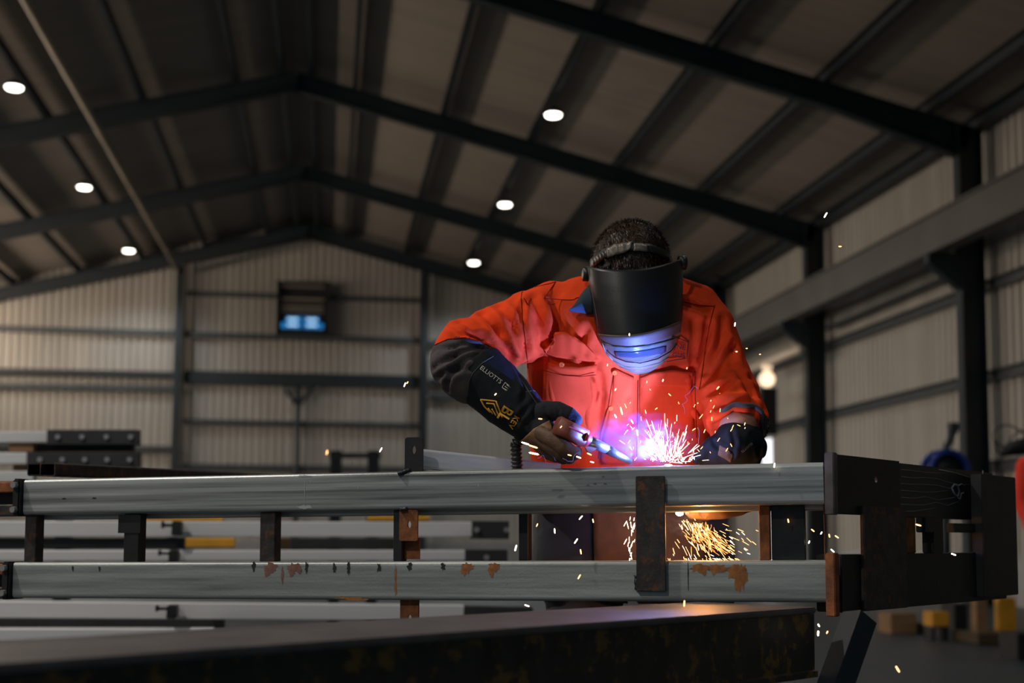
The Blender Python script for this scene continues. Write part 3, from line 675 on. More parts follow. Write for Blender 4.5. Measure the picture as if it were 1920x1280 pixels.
# ------------------------------------------------------------------ figure helpers
def sph(bm, c, r, seg=16):
    R3 = Matrix.Diagonal((*(r if isinstance(r, (tuple, list)) else (r, r, r)), 1))
    bmesh.ops.create_uvsphere(bm, u_segments=seg, v_segments=seg//2+2, radius=1, matrix=Matrix.Translation(c) @ R3)
def chain(bm, pts, seg=16):
    """swept tapered limb through (vector, radius) joints"""
    for p, r in pts: sph(bm, p, r, seg)
    for (a, ra), (b, rb) in zip(pts, pts[1:]):
        d = b-a; L = d.length
        if L < 1e-4: continue
        s_ = d.orthogonal().normalized(); q = d.normalized().cross(s_)
        A_ = [bm.verts.new(a+ra*(math.cos(2*PI*k/seg)*s_+math.sin(2*PI*k/seg)*q)) for k in range(seg)]
        B_ = [bm.verts.new(b+rb*(math.cos(2*PI*k/seg)*s_+math.sin(2*PI*k/seg)*q)) for k in range(seg)]
        for k in range(seg): bm.faces.new((A_[k], A_[(k+1) % seg], B_[(k+1) % seg], B_[k]))
        bm.faces.new(A_[::-1]); bm.faces.new(B_)
def JP(px, py, Y, rpx):
    p = P(px, py, Y); return (p, rpx*m_per_px(p))
def loft(bm, rings, n=32, flat=1.0):
    """rings of (centre, half-width vector, half-depth vector, exponent)"""
    prev = None; first = None
    for c, a, b, e in rings:
        cur = []
        for k in range(n):
            t = 2*PI*k/n; ct, st = math.cos(t), math.sin(t)
            cur.append(bm.verts.new(c + a*math.copysign(abs(ct)**e, ct) + b*math.copysign(abs(st)**e, st)))
        if prev:
            for k in range(n): bm.faces.new((prev[k], prev[(k+1) % n], cur[(k+1) % n], cur[k]))
        else: first = cur
        prev = cur
    bm.faces.new(first[::-1]); bm.faces.new(prev)
def remesh(bm, voxel, smooth=4, fac=.5):
    bmesh.ops.recalc_face_normals(bm, faces=bm.faces)
    me = bpy.data.meshes.new('tmp'); bm.to_mesh(me); bm.free()
    o = bpy.data.objects.new('tmp', me); COL.objects.link(o)
    md = o.modifiers.new('r', 'REMESH'); md.mode = 'VOXEL'; md.voxel_size = voxel
    if smooth: ms = o.modifiers.new('s', 'SMOOTH'); ms.iterations = smooth; ms.factor = fac
    dg = bpy.context.evaluated_depsgraph_get(); out = bpy.data.meshes.new_from_object(o.evaluated_get(dg))
    bpy.data.objects.remove(o); bpy.data.meshes.remove(me)
    return out
def bvh_of(*mes):
    vs = []; fs = []
    for me in mes:
        k = len(vs); vs += [v.co.copy() for v in me.vertices]; fs += [[k+i for i in p.vertices] for p in me.polygons]
    return BVHTree.FromPolygons(vs, fs)
def hit(bvh, px, py, fb=None):
    d = ray(px, py).normalized(); h = bvh.ray_cast(C0, d)
    if h[0] is not None:
        n = h[1] if h[1].dot(d) < 0 else -h[1]
        return h[0], n
    if fb is not None:
        p = C0 + d*((fb-C0).dot(RM @ V((0, 0, -1)))/d.dot(RM @ V((0, 0, -1))))
    else:
        p = C0+d*3.1
    q = bvh.find_nearest(p); return q[0], (q[1] if q[1].dot(d) < 0 else -q[1])
def displace(me, folds, bvh, namp=.003, nscale=12, seed=0, stretch=(1, 1, 1)):
    segs = []
    for pts, amp, wd in folds:
        q = [hit(bvh, x, y)[0] for x, y in pts]
        # sample densely
        r_ = []
        for a, b in zip(q, q[1:]):
            n = max(2, int((b-a).length/.006)); r_ += [a.lerp(b, i/n) for i in range(n)]
        r_.append(q[-1]); L = len(r_)
        segs.append(([(p, math.sin(PI*min(.92, max(.08, i/max(1, L-1))))**.6) for i, p in enumerate(r_)], amp, wd))
    vs = me.vertices; off = []
    nrm = [v.normal.copy() for v in vs]
    for i, v in enumerate(vs):
        c = v.co; d = 0.0
        for pts, amp, wd in segs:
            best = 1e9; tw = 0
            for p, t_ in pts:
                q = (p-c).length_squared
                if q < best: best, tw = q, t_
            D_ = math.sqrt(best)
            if D_ < wd*5:
                d += amp*tw*(-math.exp(-(D_/wd)**2)*1.25 + .75*math.exp(-((D_-1.9*wd)/wd)**2))
        q = V((c.x*stretch[0], c.y*stretch[1], c.z*stretch[2]))*nscale + V((seed, seed*2, 0))
        nz = noise.noise(q); nz2 = noise.noise(q*2.3)
        nz3 = noise.noise(q*3.1+V((7, 3, 1)))
        d += namp*((1-abs(nz)*2.2)*.6 + nz2*.4 + (1-abs(nz3)*3)*.16)
        off.append(d)
    for i, v in enumerate(vs): v.co = v.co + nrm[i]*off[i]
    me.update()
def meobj(name, me, m, parent, smooth=True):
    me.name = name; me.materials.clear(); me.materials.append(m)
    for p in me.polygons: p.use_smooth = smooth
    o = bpy.data.objects.new(name, me); COL.objects.link(o)
    if parent: setpar(o, parent)
    return o
def topx(p):
    q = RM.transposed() @ (p-C0); return (CX+F*q.x/-q.z, CY-F*q.y/-q.z)
def split_mesh(me, pred):
    """returns (rest, picked) meshes by face predicate"""
    out = []
    for flag in (False, True):
        bm = bmesh.new(); bm.from_mesh(me)
        bmesh.ops.delete(bm, geom=[f for f in bm.faces if pred(f.calc_center_median()) != flag], context='FACES')
        m2 = bpy.data.meshes.new('s'); bm.to_mesh(m2); bm.free(); out.append(m2)
    return out
def patch(name, topl, botl, bvh, off, th, m, parent, nv=6, nu=None, smooth=True):
    """cloth patch between two picture-space edges, laid on a surface, with real thickness"""
    nu = nu or 20
    def samp(pl, t):
        L = [0]
        for a, b in zip(pl, pl[1:]): L.append(L[-1]+math.dist(a, b))
        d = t*L[-1]
        for i in range(len(pl)-1):
            if d <= L[i+1] or i == len(pl)-2:
                f = 0 if L[i+1] == L[i] else (d-L[i])/(L[i+1]-L[i]); return (pl[i][0]+(pl[i+1][0]-pl[i][0])*f, pl[i][1]+(pl[i+1][1]-pl[i][1])*f)
    bm = bmesh.new(); T = []; Bt = []
    for i in range(nu+1):
        a = samp(topl, i/nu); b = samp(botl, i/nu); rt = []; rb = []
        for j in range(nv+1):
            f = j/nv; x = a[0]+(b[0]-a[0])*f; y = a[1]+(b[1]-a[1])*f
            p, n = hit(bvh, x, y)
            o_ = off(i/nu, f) if callable(off) else off
            rt.append(bm.verts.new(p+n*(o_+th))); rb.append(bm.verts.new(p+n*(o_-.0005)))
        T.append(rt); Bt.append(rb)
    for i in range(nu):
        for j in range(nv):
            bm.faces.new((T[i][j], T[i+1][j], T[i+1][j+1], T[i][j+1])); bm.faces.new((Bt[i][j], Bt[i][j+1], Bt[i+1][j+1], Bt[i+1][j]))
    for i in range(nu):
        bm.faces.new((T[i][0], Bt[i][0], Bt[i+1][0], T[i+1][0])); bm.faces.new((T[i][nv], T[i+1][nv], Bt[i+1][nv], Bt[i][nv]))
    for j in range(nv):
        bm.faces.new((T[0][j], T[0][j+1], Bt[0][j+1], Bt[0][j])); bm.faces.new((T[nu][j], Bt[nu][j], Bt[nu][j+1], T[nu][j+1]))
    return obj(name, bm, m, parent, smooth)
def seam(name, pl, bvh, rad, m, parent, off=.0004, step=4):
    q = []
    for a, b in zip(pl, pl[1:]):
        n = max(1, int(math.dist(a, b)/step)); q += [(a[0]+(b[0]-a[0])*i/n, a[1]+(b[1]-a[1])*i/n) for i in range(n)]
    q.append(pl[-1]); pts = []
    for x, y in q:
        p, n = hit(bvh, x, y); pts.append(p+n*off)
    return tube(name, pts, rad, m, parent, 6)
def text_on(name, txt, px, py, ex, ey, size, bvh, m, parent, off=.0012):
    """lettering wrapped on a surface; ex = reading direction, ey = letter-up direction, in picture px"""
    cu = bpy.data.curves.new('t', 'FONT'); cu.body = txt; cu.resolution_u = 3; o = bpy.data.objects.new('t', cu); COL.objects.link(o)
    dg = bpy.context.evaluated_depsgraph_get(); me = bpy.data.meshes.new_from_object(o.evaluated_get(dg)); bpy.data.objects.remove(o)
    bm = bmesh.new(); bm.from_mesh(me); bpy.data.meshes.remove(me)
    bmesh.ops.triangulate(bm, faces=bm.faces)
    bmesh.ops.subdivide_edges(bm, edges=[e for e in bm.edges if e.calc_length() > .25], cuts=2)
    for v in bm.verts:
        x = px+(v.co.x*ex[0]+v.co.y*ey[0])*size; y = py+(v.co.x*ex[1]+v.co.y*ey[1])*size
        p, n = hit(bvh, x, y); v.co = p+n*off
    return obj(name, bm, m, parent)

# ------------------------------------------------------------------ the welder
man = thing('person', 'person welding: orange work shirt, black welding helmet, black gauntlets, bent over the rails', 'person', (P(1170, 900, 3.35).x, 3.35, 0))
# --- orange shirt (torso and sleeves in one surface, then split where the charcoal panel starts)
bm = bmesh.new()
rings = []
for (cx, cy, Y, hw, hd, e) in ((1190, 500, 3.17, 50, .055, 1), (1188, 522, 3.16, 95, .085, 1), (1184, 545, 3.155, 158, .105, .9), (1180, 580, 3.15, 186, .13, .85), (1176, 640, 3.16, 186, .145, .8), (1168, 710, 3.19, 178, .145, .8),
                           (1163, 790, 3.23, 168, .14, .8), (1160, 870, 3.28, 163, .14, .8), (1160, 945, 3.33, 165, .14, .8)):
    c = P(cx, cy, Y); rings.append((c, V((hw*m_per_px(c), 0, 0)), V((0, hd, 0)), e))
loft(bm, rings)
armL = [JP(1040, 578, 3.14, 50), JP(1000, 606, 3.12, 62), JP(950, 628, 3.11, 60), JP(905, 646, 3.10, 54), JP(872, 658, 3.09, 57), JP(864, 684, 3.08, 57), JP(886, 708, 3.05, 51), JP(902, 720, 3.04, 40)]
chain(bm, armL, 20)
armR = [JP(1295, 590, 3.13, 52), JP(1322, 620, 3.11, 56), JP(1345, 680, 3.09, 54), JP(1362, 735, 3.05, 55), JP(1378, 772, 3.00, 55)]
chain(bm, armR, 20)
a, b = JP(1378, 772, 3.0, 57), JP(1386, 800, 2.955, 53)
d_ = (b[0]-a[0]).normalized(); s_ = d_.cross(V((0, 1, 0))).normalized(); q_ = d_.cross(s_)
loft(bm, [(a[0], s_*a[1], q_*a[1], 1), (b[0], s_*b[1]*1.06, q_*b[1], 1)])
me = remesh(bm, .0062, 5)
bv = bvh_of(me)
folds = [
 # left sleeve
 ([(860, 606), (890, 630), (935, 650), (985, 700)], .007, .010), ([(905, 590), (935, 625), (958, 672), (975, 705)], .009, .010), ([(935, 575), (962, 615), (985, 660)], .007, .010),
 ([(845, 612), (870, 628), (905, 636)], .006, .007), ([(980, 545), (975, 600), (985, 650), (990, 700)], .005, .007),
 ([(815, 690), (850, 672), (900, 655)], .006, .007), ([(822, 705), (860, 690), (905, 668)], .006, .007), ([(840, 730), (850, 700), (880, 690)], .006, .007), ([(812, 660), (850, 652), (890, 650)], .004, .006),
 # chest
 ([(1000, 560), (1008, 600), (1015, 645)], .008, .012), ([(1030, 570), (1045, 610), (1040, 640)], .005, .011), ([(1100, 620), (1085, 650), (1110, 690)], .006, .010), ([(1015, 680), (1020, 740), (1030, 790)], .007, .014),
 ([(1120, 680), (1128, 740), (1118, 810)], .006, .010), ([(1075, 720), (1082, 780), (1090, 830)], .004, .012), ([(1300, 600), (1296, 680), (1300, 760)], .006, .010), ([(1240, 560), (1290, 570), (1330, 590)], .005, .009),
 ([(1325, 610), (1318, 660), (1306, 720)], .009, .011), ([(1230, 740), (1235, 790), (1225, 850)], .004, .014), ([(1270, 700), (1295, 690), (1310, 700)], .004, .009),
 # right sleeve
 ([(1310, 765), (1340, 715), (1372, 650), (1390, 640)], .009, .010), ([(1312, 772), (1352, 738), (1408, 712)], .009, .010), ([(1325, 790), (1360, 760), (1400, 752), (1430, 770)], .008, .009), ([(1330, 700), (1350, 640), (1352, 600)], .007, .010),
 ([(1340, 795), (1375, 772), (1410, 775)], .006, .007), ([(1378, 690), (1405, 735), (1415, 760)], .005, .009)]
displace(me, [(p_, a_*1.7, w_) for p_, a_, w_ in folds], bv, .0055, 10, 3, (1, 1, .6))
bv0 = bv; bv = bvh_of(me)
def is_grey(c):
    x, y = topx(c)
    if x > 992: return False
    bl = [(790, 660), (815, 646), (840, 635), (870, 632), (900, 639), (925, 652), (945, 668), (985, 705), (1000, 720)]
    yb = None
    for (x0, y0), (x1, y1) in zip(bl, bl[1:]):
        if x0 <= x <= x1: yb = y0+(y1-y0)*(x-x0)/(x1-x0)
    return yb is not None and y > yb and c.x < P(990, 700, 3.1).x
m_or, m_gr = split_mesh(me, is_grey)
shirt = meobj('work_shirt', m_or, M_shirt, man)
slv = meobj('sleeve_panel', m_gr, M_grey, shirt); slv['label'] = 'charcoal elbow and forearm panel of the sleeve'
seam('panel_seam', [(815, 647), (840, 636), (870, 633), (900, 640), (925, 653), (945, 669)], bv, .0014, M_shirt_dk, shirt)
for pl in ([(1098, 515), (1070, 520), (1030, 532), (988, 541)], [(981, 534), (977, 560), (980, 600), (986, 645), (990, 690)], [(1282, 566), (1310, 572), (1338, 574)], [(1340, 572), (1330, 612), (1322, 660), (1312, 730)],
           [(1150, 700), (1141, 760), (1126, 812), (1122, 860)], [(1196, 712), (1195, 780), (1194, 860)], [(1303, 695), (1304, 740), (1306, 820)]):
    seam('shirt_seam', pl, bv, .0011, M_shirt_dk, shirt)
# placket, pockets, flaps, buttons, patch
patch('placket', [(1152, 690), (1145, 750), (1131, 815), (1127, 868)], [(1188, 706), (1186, 750), (1182, 815), (1180, 868)], bv0, .0065, .0022, M_shirt, shirt, 5, 26)
patch('chest_pocket', [(1024, 676), (1060, 684), (1090, 686), (1119, 682)], [(1020, 800), (1055, 806), (1085, 808), (1112, 806)], bv0, lambda u, f: .0062+.009*math.sin(PI*u)*(1-f)**2, .002, M_shirt, shirt, 16, 14)
seam('pocket_seam', [(1024, 692), (1060, 700), (1090, 702), (1117, 699)], bv0, .0009, M_shirt_dk, shirt, off=.0165)
patch('pocket_flap', [(1016, 650), (1030, 634), (1046, 623), (1062, 622), (1080, 628), (1096, 640), (1110, 656), (1120, 670)], [(1017, 651), (1030, 662), (1046, 668), (1062, 670), (1080, 672), (1096, 675), (1108, 676), (1121, 672)], bv0, lambda u, f: .010+.018*(1-f)**1.5*math.sin(PI*min(1,u*1.05))+.0010*math.sin(u*38)*(1-f), .0028, M_shirt, shirt, 8, 44)
patch('chest_pocket', [(1198, 700), (1240, 694), (1275, 690), (1302, 698)], [(1198, 800), (1235, 806), (1270, 806), (1298, 800)], bv0, .0062, .002, M_shirt, shirt, 12, 14)
patch('pocket_flap', [(1198, 706), (1222, 697), (1260, 691), (1303, 697)], [(1198, 724), (1225, 720), (1260, 722), (1300, 726)], bv0, .0095, .0026, M_shirt, shirt, 5, 24)
def button(px, py, off=.0088):
    p, n = hit(bv0, px, py); bmm = bmesh.new(); tube_bm(bmm, [p+n*off, p+n*(off+.0028)], [.0062, .0056], 18)
    o = obj('button', bmm, cloth('button_orange', (.80, .13, .02), sheen=0, spec=.1), shirt, False)
    q_ = n.orthogonal().normalized(); r_ = n.cross(q_)
    bmm = bmesh.new()
    for k in range(4): c = p+n*(off+.0030)+(q_*math.cos(k*PI/2+.4)+r_*math.sin(k*PI/2+.4))*.0016; bmesh.ops.create_uvsphere(bmm, u_segments=6, v_segments=4, radius=.0006, matrix=Matrix.Translation(c))
    obj('button_holes', bmm, M_soot, o)
button(1057, 681, .017); button(1151, 697); button(1144, 763)
seam('patch_outline', [(1252, 631), (1274, 634), (1288, 640), (1286, 655), (1284, 670), (1266, 673), (1248, 676)], bv0, .0011, M_soot, shirt, off=.008)
text_on('patch_text', 'JNE', 1262, 652, (.95, .1), (.1, -.95), 14, bv0, M_soot, shirt, .008); text_on('patch_text', 'GUS', 1258, 668, (.97, .05), (.05, -.97), 13, bv0, M_soot, shirt, .008)
patch('collar', [(1112, 536), (1100, 545), (1086, 563), (1070, 584)], [(1112, 590), (1104, 591), (1090, 588), (1071, 586)], bv0, lambda u, f: .009+.010*math.sin(PI*f), .003, M_denim, shirt, 8, 14)
patch('collar', [(1245, 560), (1262, 560), (1276, 565)], [(1250, 610), (1262, 604), (1276, 592)], bv0, .010, .003, M_denim, shirt, 5, 8)
# sleeve hem of the right arm, charcoal
c_, n_ = P(1386, 800, 2.955), d_
bmm = bmesh.new(); R_ = b[1]; hp_ = [c_+s_*math.cos(k*PI/30)*R_*1.0+q_*math.sin(k*PI/30)*R_*.96+d_*.003*math.sin(k*.9) for k in range(60)]
hp_ = sorted([p for p in hp_ if p.y < c_.y+.012 and topx(p)[0] > 1340], key=lambda p: topx(p)[0]); tube_bm(bmm, hp_, .0062, 8)
o = obj('sleeve_hem', bmm, M_grey, shirt, True); o['label'] = 'charcoal rolled hem of the right sleeve'
# --- trousers, apron, boots
bm = bmesh.new()
rings = []
for (cx, cy, Y, hw, hd, e) in ((1160, 940, 3.37, 150, .115, .85), (1180, 965, 3.37, 180, .125, .85), (1192, 1060, 3.38, 196, .13, .85), (1195, 1120, 3.39, 190, .12, .85)):
    c = P(cx, cy, Y); rings.append((c, V((hw*m_per_px(c), 0, 0)), V((0, hd, 0)), e))
loft(bm, rings)
for px in (1096, 1300):
    h = P(px, 1110, 3.39); kx = h.x+(.02 if px > 1160 else -.02)
    chain(bm, [(h, .098), (V((kx, 3.34, .50)), .078), (V((kx, 3.42, .14)), .062)], 18)
me2 = remesh(bm, .009, 4); displace(me2, [], bvh_of(me2), .006, 9, 5, (1, 1, .5)); tr_ = meobj('trousers', me2, M_trous, man)
bt = bvh_of(me2)
patch('apron', [(1112, 950), (1180, 950), (1250, 950), (1320, 955)], [(1116, 1120), (1180, 1125), (1250, 1125), (1318, 1120)], bt, .006, .003, M_apron, man, 14, 20)
for px in (1096, 1300):
    h = P(px, 1110, 3.39); kx = h.x+(.02 if px > 1160 else -.02)
    bm = bmesh.new(); chain(bm, [(V((kx, 3.43, .15)), .062), (V((kx, 3.43, .07)), .058)]); chain(bm, [(V((kx, 3.45, .05)), .048), (V((kx, 3.27, .045)), .043)]); box_bm(bm, (kx, 3.36, .012), (.09, .27, .024))
    meobj('boot', remesh(bm, .008, 3), M_boot, man)
# --- body
bm = bmesh.new()
hc = P(1182, 492, 3.10)
sph(bm, hc, (.080, .098, .098), 24); sph(bm, P(1189, 560, 3.06), (.066, .075, .085), 20); sph(bm, P(1191, 612, 3.03), (.050, .050, .05), 16)     # cranium, face, jaw
chain(bm, [(P(1192, 575, 2.985), .014), (P(1192, 588, 2.978), .016)], 10)                                                                    # nose
for s in (-1, 1):
    e_ = P(1186+s*66, 535, 3.10); sph(bm, e_, (.012, .022, .032), 12); sph(bm, P(1191+s*22, 560, 2.995), .013, 10)                              # ear, eye ball
sph(bm, P(1191, 607, 2.985), (.026, .012, .009), 10)                                                                                         # lips
chain(bm, [(P(1190, 560, 3.12), .058), (P(1188, 610, 3.19), .062)], 18)                                                                       # neck
c1, c2 = P(1180, 620, 3.17), P(1160, 960, 3.36)
loft(bm, [(c1, V((.17, 0, 0)), V((0, .08, 0)), .9), (c1.lerp(c2, .5), V((.165, 0, 0)), V((0, .09, 0)), .9), (c2, V((.15, 0, 0)), V((0, .085, 0)), .9)])
chain(bm, [(p, r_*.66) for p, r_ in armL]+[JP(985, 785, 2.99, 27), JP(1012, 808, 2.965, 22)], 14)
chain(bm, [(p, r_*.66) for p, r_ in armR]+[JP(1384, 800, 2.955, 38), JP(1378, 818, 2.95, 33)], 16)
chain(bm, [JP(1378, 818, 2.95, 33), JP(1352, 870, 3.02, 24)], 14)
for px in (1096, 1300):
    h = P(px, 1110, 3.39); kx = h.x+(.02 if px > 1160 else -.02)
    chain(bm, [(P(px, 1040, 3.38), .08), (V((kx, 3.34, .50)), .055), (V((kx, 3.42, .10)), .04)], 12)
body = meobj('body', remesh(bm, .0065, 3), M_skin, man)
# --- hair: a cap with short strands
bm = bmesh.new(); sph(bm, hc, (.0915, .112, .100), 28); sph(bm, hc+V((.004, .03, -.03)), (.088, .10, .10), 24)
hm = remesh(bm, .006, 3)
for v in hm.vertices: v.co += v.normal*(.003*noise.noise(v.co*40)+.003*noise.noise(v.co*90))
bh = bvh_of(hm); bm = bmesh.new(); bm.from_mesh(hm); bpy.data.meshes.remove(hm)
rnd = random.Random(5); cap_faces = list(bm.faces); strands = []
whorl = hc+V((.01, .02, .10))
for f in cap_faces:
    c = f.calc_center_median()
    if c.z < hc.z-.05: continue
    for _ in range(3):
        n = f.normal; t_ = (c-whorl); t_ = (t_-n*t_.dot(n)); t_ = t_.normalized() if t_.length > 1e-5 else V((1, 0, 0))
        d = (n*rnd.uniform(.25, .7)+t_*rnd.uniform(.5, 1)+V((rnd.gauss(0, .25), rnd.gauss(0, .25), rnd.gauss(0, .25)))).normalized()
        strands.append((c+V((rnd.gauss(0, .002), rnd.gauss(0, .002), rnd.gauss(0, .002))), d, n, rnd.uniform(.007, .015)))
for c, d, n, L in strands:
    s2 = d.cross(n).normalized()*.0007 if d.cross(n).length > 1e-4 else V((.0007, 0, 0))
    m_ = c+d*L*.6; e_ = c+d*L+V((0, 0, -.002))
    a_ = [bm.verts.new(c-s2), bm.verts.new(c+s2), bm.verts.new(m_+s2*.7), bm.verts.new(m_-s2*.7), bm.verts.new(e_)]
    bm.faces.new((a_[0], a_[1], a_[2], a_[3])); bm.faces.new((a_[3], a_[2], a_[4]))
me3 = bpy.data.meshes.new('hair'); bm.to_mesh(me3); bm.free(); hair = meobj('hair', me3, M_hair, man)
# --- helmet
hel = bpy.data.objects.new('welding_helmet', None); COL.objects.link(hel); hel.location = P(1190, 560, 3.0); setpar(hel, man); hel['label'] = 'black welding helmet worn face down over the face'
def interp(tab, v):
    for (v0, *a0), (v1, *a1) in zip(tab, tab[1:]):
        if v0 <= v <= v1 or v1 == tab[-1][0]:
            f = min(1, max(0, (v-v0)/(v1-v0))); return [x+(y-x)*f for x, y in zip(a0, a1)]
LT = [(0, 1101, 499), (.15, 1104, 530), (.3, 1109, 562), (.45, 1115, 597), (.58, 1121, 626), (.7, 1128, 646), (.8, 1139, 666), (.9, 1158, 685), (.96, 1177, 697), (1.0, 1198, 705)]
RT = [(0, 1279, 485), (.15, 1279.5, 512), (.3, 1279.5, 543), (.45, 1279, 573), (.58, 1278, 601), (.7, 1275, 623), (.8, 1266, 648), (.9, 1248, 676), (.96, 1230, 692), (1.0, 1206, 706)]
W0 = 178
def shell_pt(s, v, o_=0):
    l, r_ = interp(LT, v), interp(RT, v)
    hw = (r_[0]-l[0])/2; cx = (l[0]+r_[0])/2; f = (s+1)/2
    y = l[1]+(r_[1]-l[1])*f + (13*(1-s*s))*(1 if v < .75 else (1-v)/.25)
    dep = .105*max(.05, (hw*2/W0))**.8*(math.sqrt(max(0, 1-s*s*.985)))
    Ye = 3.05-.035*min(v, .6)/.6+.06*max(0, v-.6)/.4
    return P(cx+s*hw, y, Ye-dep-o_)
def shell_part(name, v0, v1, o_, m, nv=16, s0=-1, s1=1, th=.0028):
    bm = bmesh.new(); g = []
    for j in range(nv+1):
        v = v0+(v1-v0)*j/nv; g.append([bm.verts.new(shell_pt(math.sin((s0+(s1-s0)*i/30)*PI/2), v, o_)) for i in range(31)])
    for j in range(nv):
        for i in range(30): bm.faces.new((g[j][i], g[j+1][i], g[j+1][i+1], g[j][i+1]))
    o = obj(name, bm, m, hel, True); md = o.modifiers.new('t', 'SOLIDIFY'); md.thickness = th; md.offset = 0
    return o
sh = shell_part('shell', 0, .66, 0, M_shell, 24)
bandp = shell_part('visor_band', .575, .70, .0035, M_band, 8); bandp['label'] = 'dull grey band across the helmet above the lens'
ch = shell_part('chin_guard', .69, .985, .002, M_chin, 16); ch['label'] = 'pale lower face guard lit blue'
gb = shell_part('chin_gasket', .86, 1.0, -.006, M_shell, 10)
bc = bvh_of(ch.data, bandp.data)
patch('lens', [(1133, 641), (1150, 647), (1180, 649), (1210, 646), (1240, 640), (1270, 631)], [(1134, 645), (1146, 661), (1170, 673), (1200, 676), (1232, 668), (1262, 648)], bc, .0008, .003, M_lens, hel, 8, 24)
patch('lens_filter', [(1153, 656), (1185, 657), (1215, 653), (1247, 646)], [(1156, 667), (1185, 668), (1215, 665), (1246, 658)], bc, .0036, .0012, M_lensin, hel, 4, 16)
seam('lens_rim', [(1132, 640), (1140, 656), (1154, 668), (1174, 676), (1200, 679), (1232, 671), (1256, 657), (1270, 640), (1272, 631)], bc, .0012, M_plblack, hel, off=.003)
seam('lens_rim', [(1131, 642), (1136, 658), (1150, 674), (1172, 686), (1200, 688), (1236, 679), (1260, 663)], bc, .0016, M_chin, hel, off=.002)
seam('chin_ridge', [(1160, 686), (1182, 692), (1204, 694), (1228, 687), (1246, 676)], bc, .0016, M_chin, hel, off=.0015)
seam('shell_edge', [(1103, 503), (1110, 540), (1117, 580), (1123, 615)], bvh_of(sh.data), .0014, M_band, hel, off=.0008)
for px, py, s in ((1098, 514, -1), (1281, 493, 1)):
    p = P(px, py, 3.04); bmm = bmesh.new(); tube_bm(bmm, [p-V((s*.012, 0, 0)), p+V((s*.006, 0, 0)), p+V((s*.008, 0, 0))], [.017, .017, .012], 18); obj('pivot_knob', bmm, M_plblack, hel, True)
# headband over the hair
hb = bvh_of(me3)
bmm = bmesh.new(); sph(bmm, hc, (.0925, .114, .102), 32); bh2 = BVHTree.FromBMesh(bmm); bmm.free()
patch('headband', [(1106, 493), (1118, 480), (1132, 470), (1150, 462), (1172, 457), (1195, 457), (1218, 460), (1240, 468), (1266, 482)], [(1110, 507), (1122, 496), (1136, 486), (1152, 478), (1172, 472), (1195, 471), (1218, 474), (1240, 482), (1264, 495)], bh2, .005, .002, M_plblack, hel, 3, 40)
patch('size_tab', [(1142, 468), (1155, 461), (1168, 459), (1186, 456)], [(1144, 484), (1158, 478), (1172, 475), (1184, 468)], bh2, lambda u, f: .0075+.0015*math.sin(u*22), .0015, M_strap, hel, 4, 24)
patch('size_tab', [(1188, 459), (1200, 459), (1212, 462)], [(1188, 472), (1200, 472), (1212, 474)], bh2, .0072, .001, M_strap, hel, 3, 8)
for k in range(7):
    x = 1115+k*4.6; y = 487-k*3.1; patch('adjuster_slot', [(x, y), (x+1.7, y-1)], [(x+3, y+9), (x+4.7, y+8)], bh2, .0072, .0012, M_strap, hel, 2, 2)
# --- left (picture) glove: gauntlet, hand, thumb, four fingers
def gl_loft(pts, dirn=None):
    rg = []
    for i, (p, r_) in enumerate(pts):
        t = (pts[min(i+1, len(pts)-1)][0]-pts[max(0, i-1)][0]).normalized(); s2 = t.orthogonal().normalized(); rg.append((p, s2*r_, t.cross(s2)*r_, 1))
    return rg
bm = bmesh.new()
loft(bm, gl_loft([JP(893, 694, 3.055, 57), JP(915, 716, 3.04, 56), JP(945, 746, 3.02, 52), JP(975, 773, 3.0, 47), JP(992, 788, 2.985, 41)]))
chain(bm, [JP(992, 788, 2.985, 41), JP(1003, 798, 2.975, 34)], 20)
gm = remesh(bm, .0042, 4); bg_ = bvh_of(gm)
displace(gm, [([(965, 690), (985, 725), (980, 760)], .004, .007), ([(1010, 745), (985, 770), (965, 800)], .004, .006), ([(930, 770), (955, 775), (985, 800)], .003, .006)], bg_, .0022, 16, 9)
bg_ = bvh_of(gm); gl = meobj('gauntlet_glove', gm, M_glove, man); gl['label'] = 'black gauntlet glove holding the torch, with yellow and white print'
seam('cuff_stitch', [(925, 668), (905, 680), (886, 700), (876, 722), (876, 742)], bg_, .0008, M_seam, gl); seam('stitching', [(975, 708), (992, 735), (1010, 762)], bg_, .0006, M_seam, gl); seam('stitching', [(985, 735), (1000, 732), (1015, 738)], bg_, .0006, M_seam, gl)
bm = bmesh.new()
chain(bm, [JP(1000, 796, 2.975, 34), JP(1016, 806, 2.955, 27), JP(1026, 814, 2.94, 22)], 18)
chain(bm, [JP(1006, 780, 2.965, 24), JP(1024, 770, 2.945, 19), JP(1046, 770, 2.925, 17.5), JP(1066, 778, 2.91, 16), JP(1080, 787, 2.905, 12.5)], 16)       # thumb
hm_ = remesh(bm, .0034, 3); displace(hm_, [([(1040, 755), (1048, 770), (1050, 785)], .002, .004), ([(1022, 765), (1030, 785), (1032, 800)], .003, .005)], bvh_of(hm_), .0012, 30, 2)
hd = meobj('glove_hand', hm_, M_gloveblue, gl)
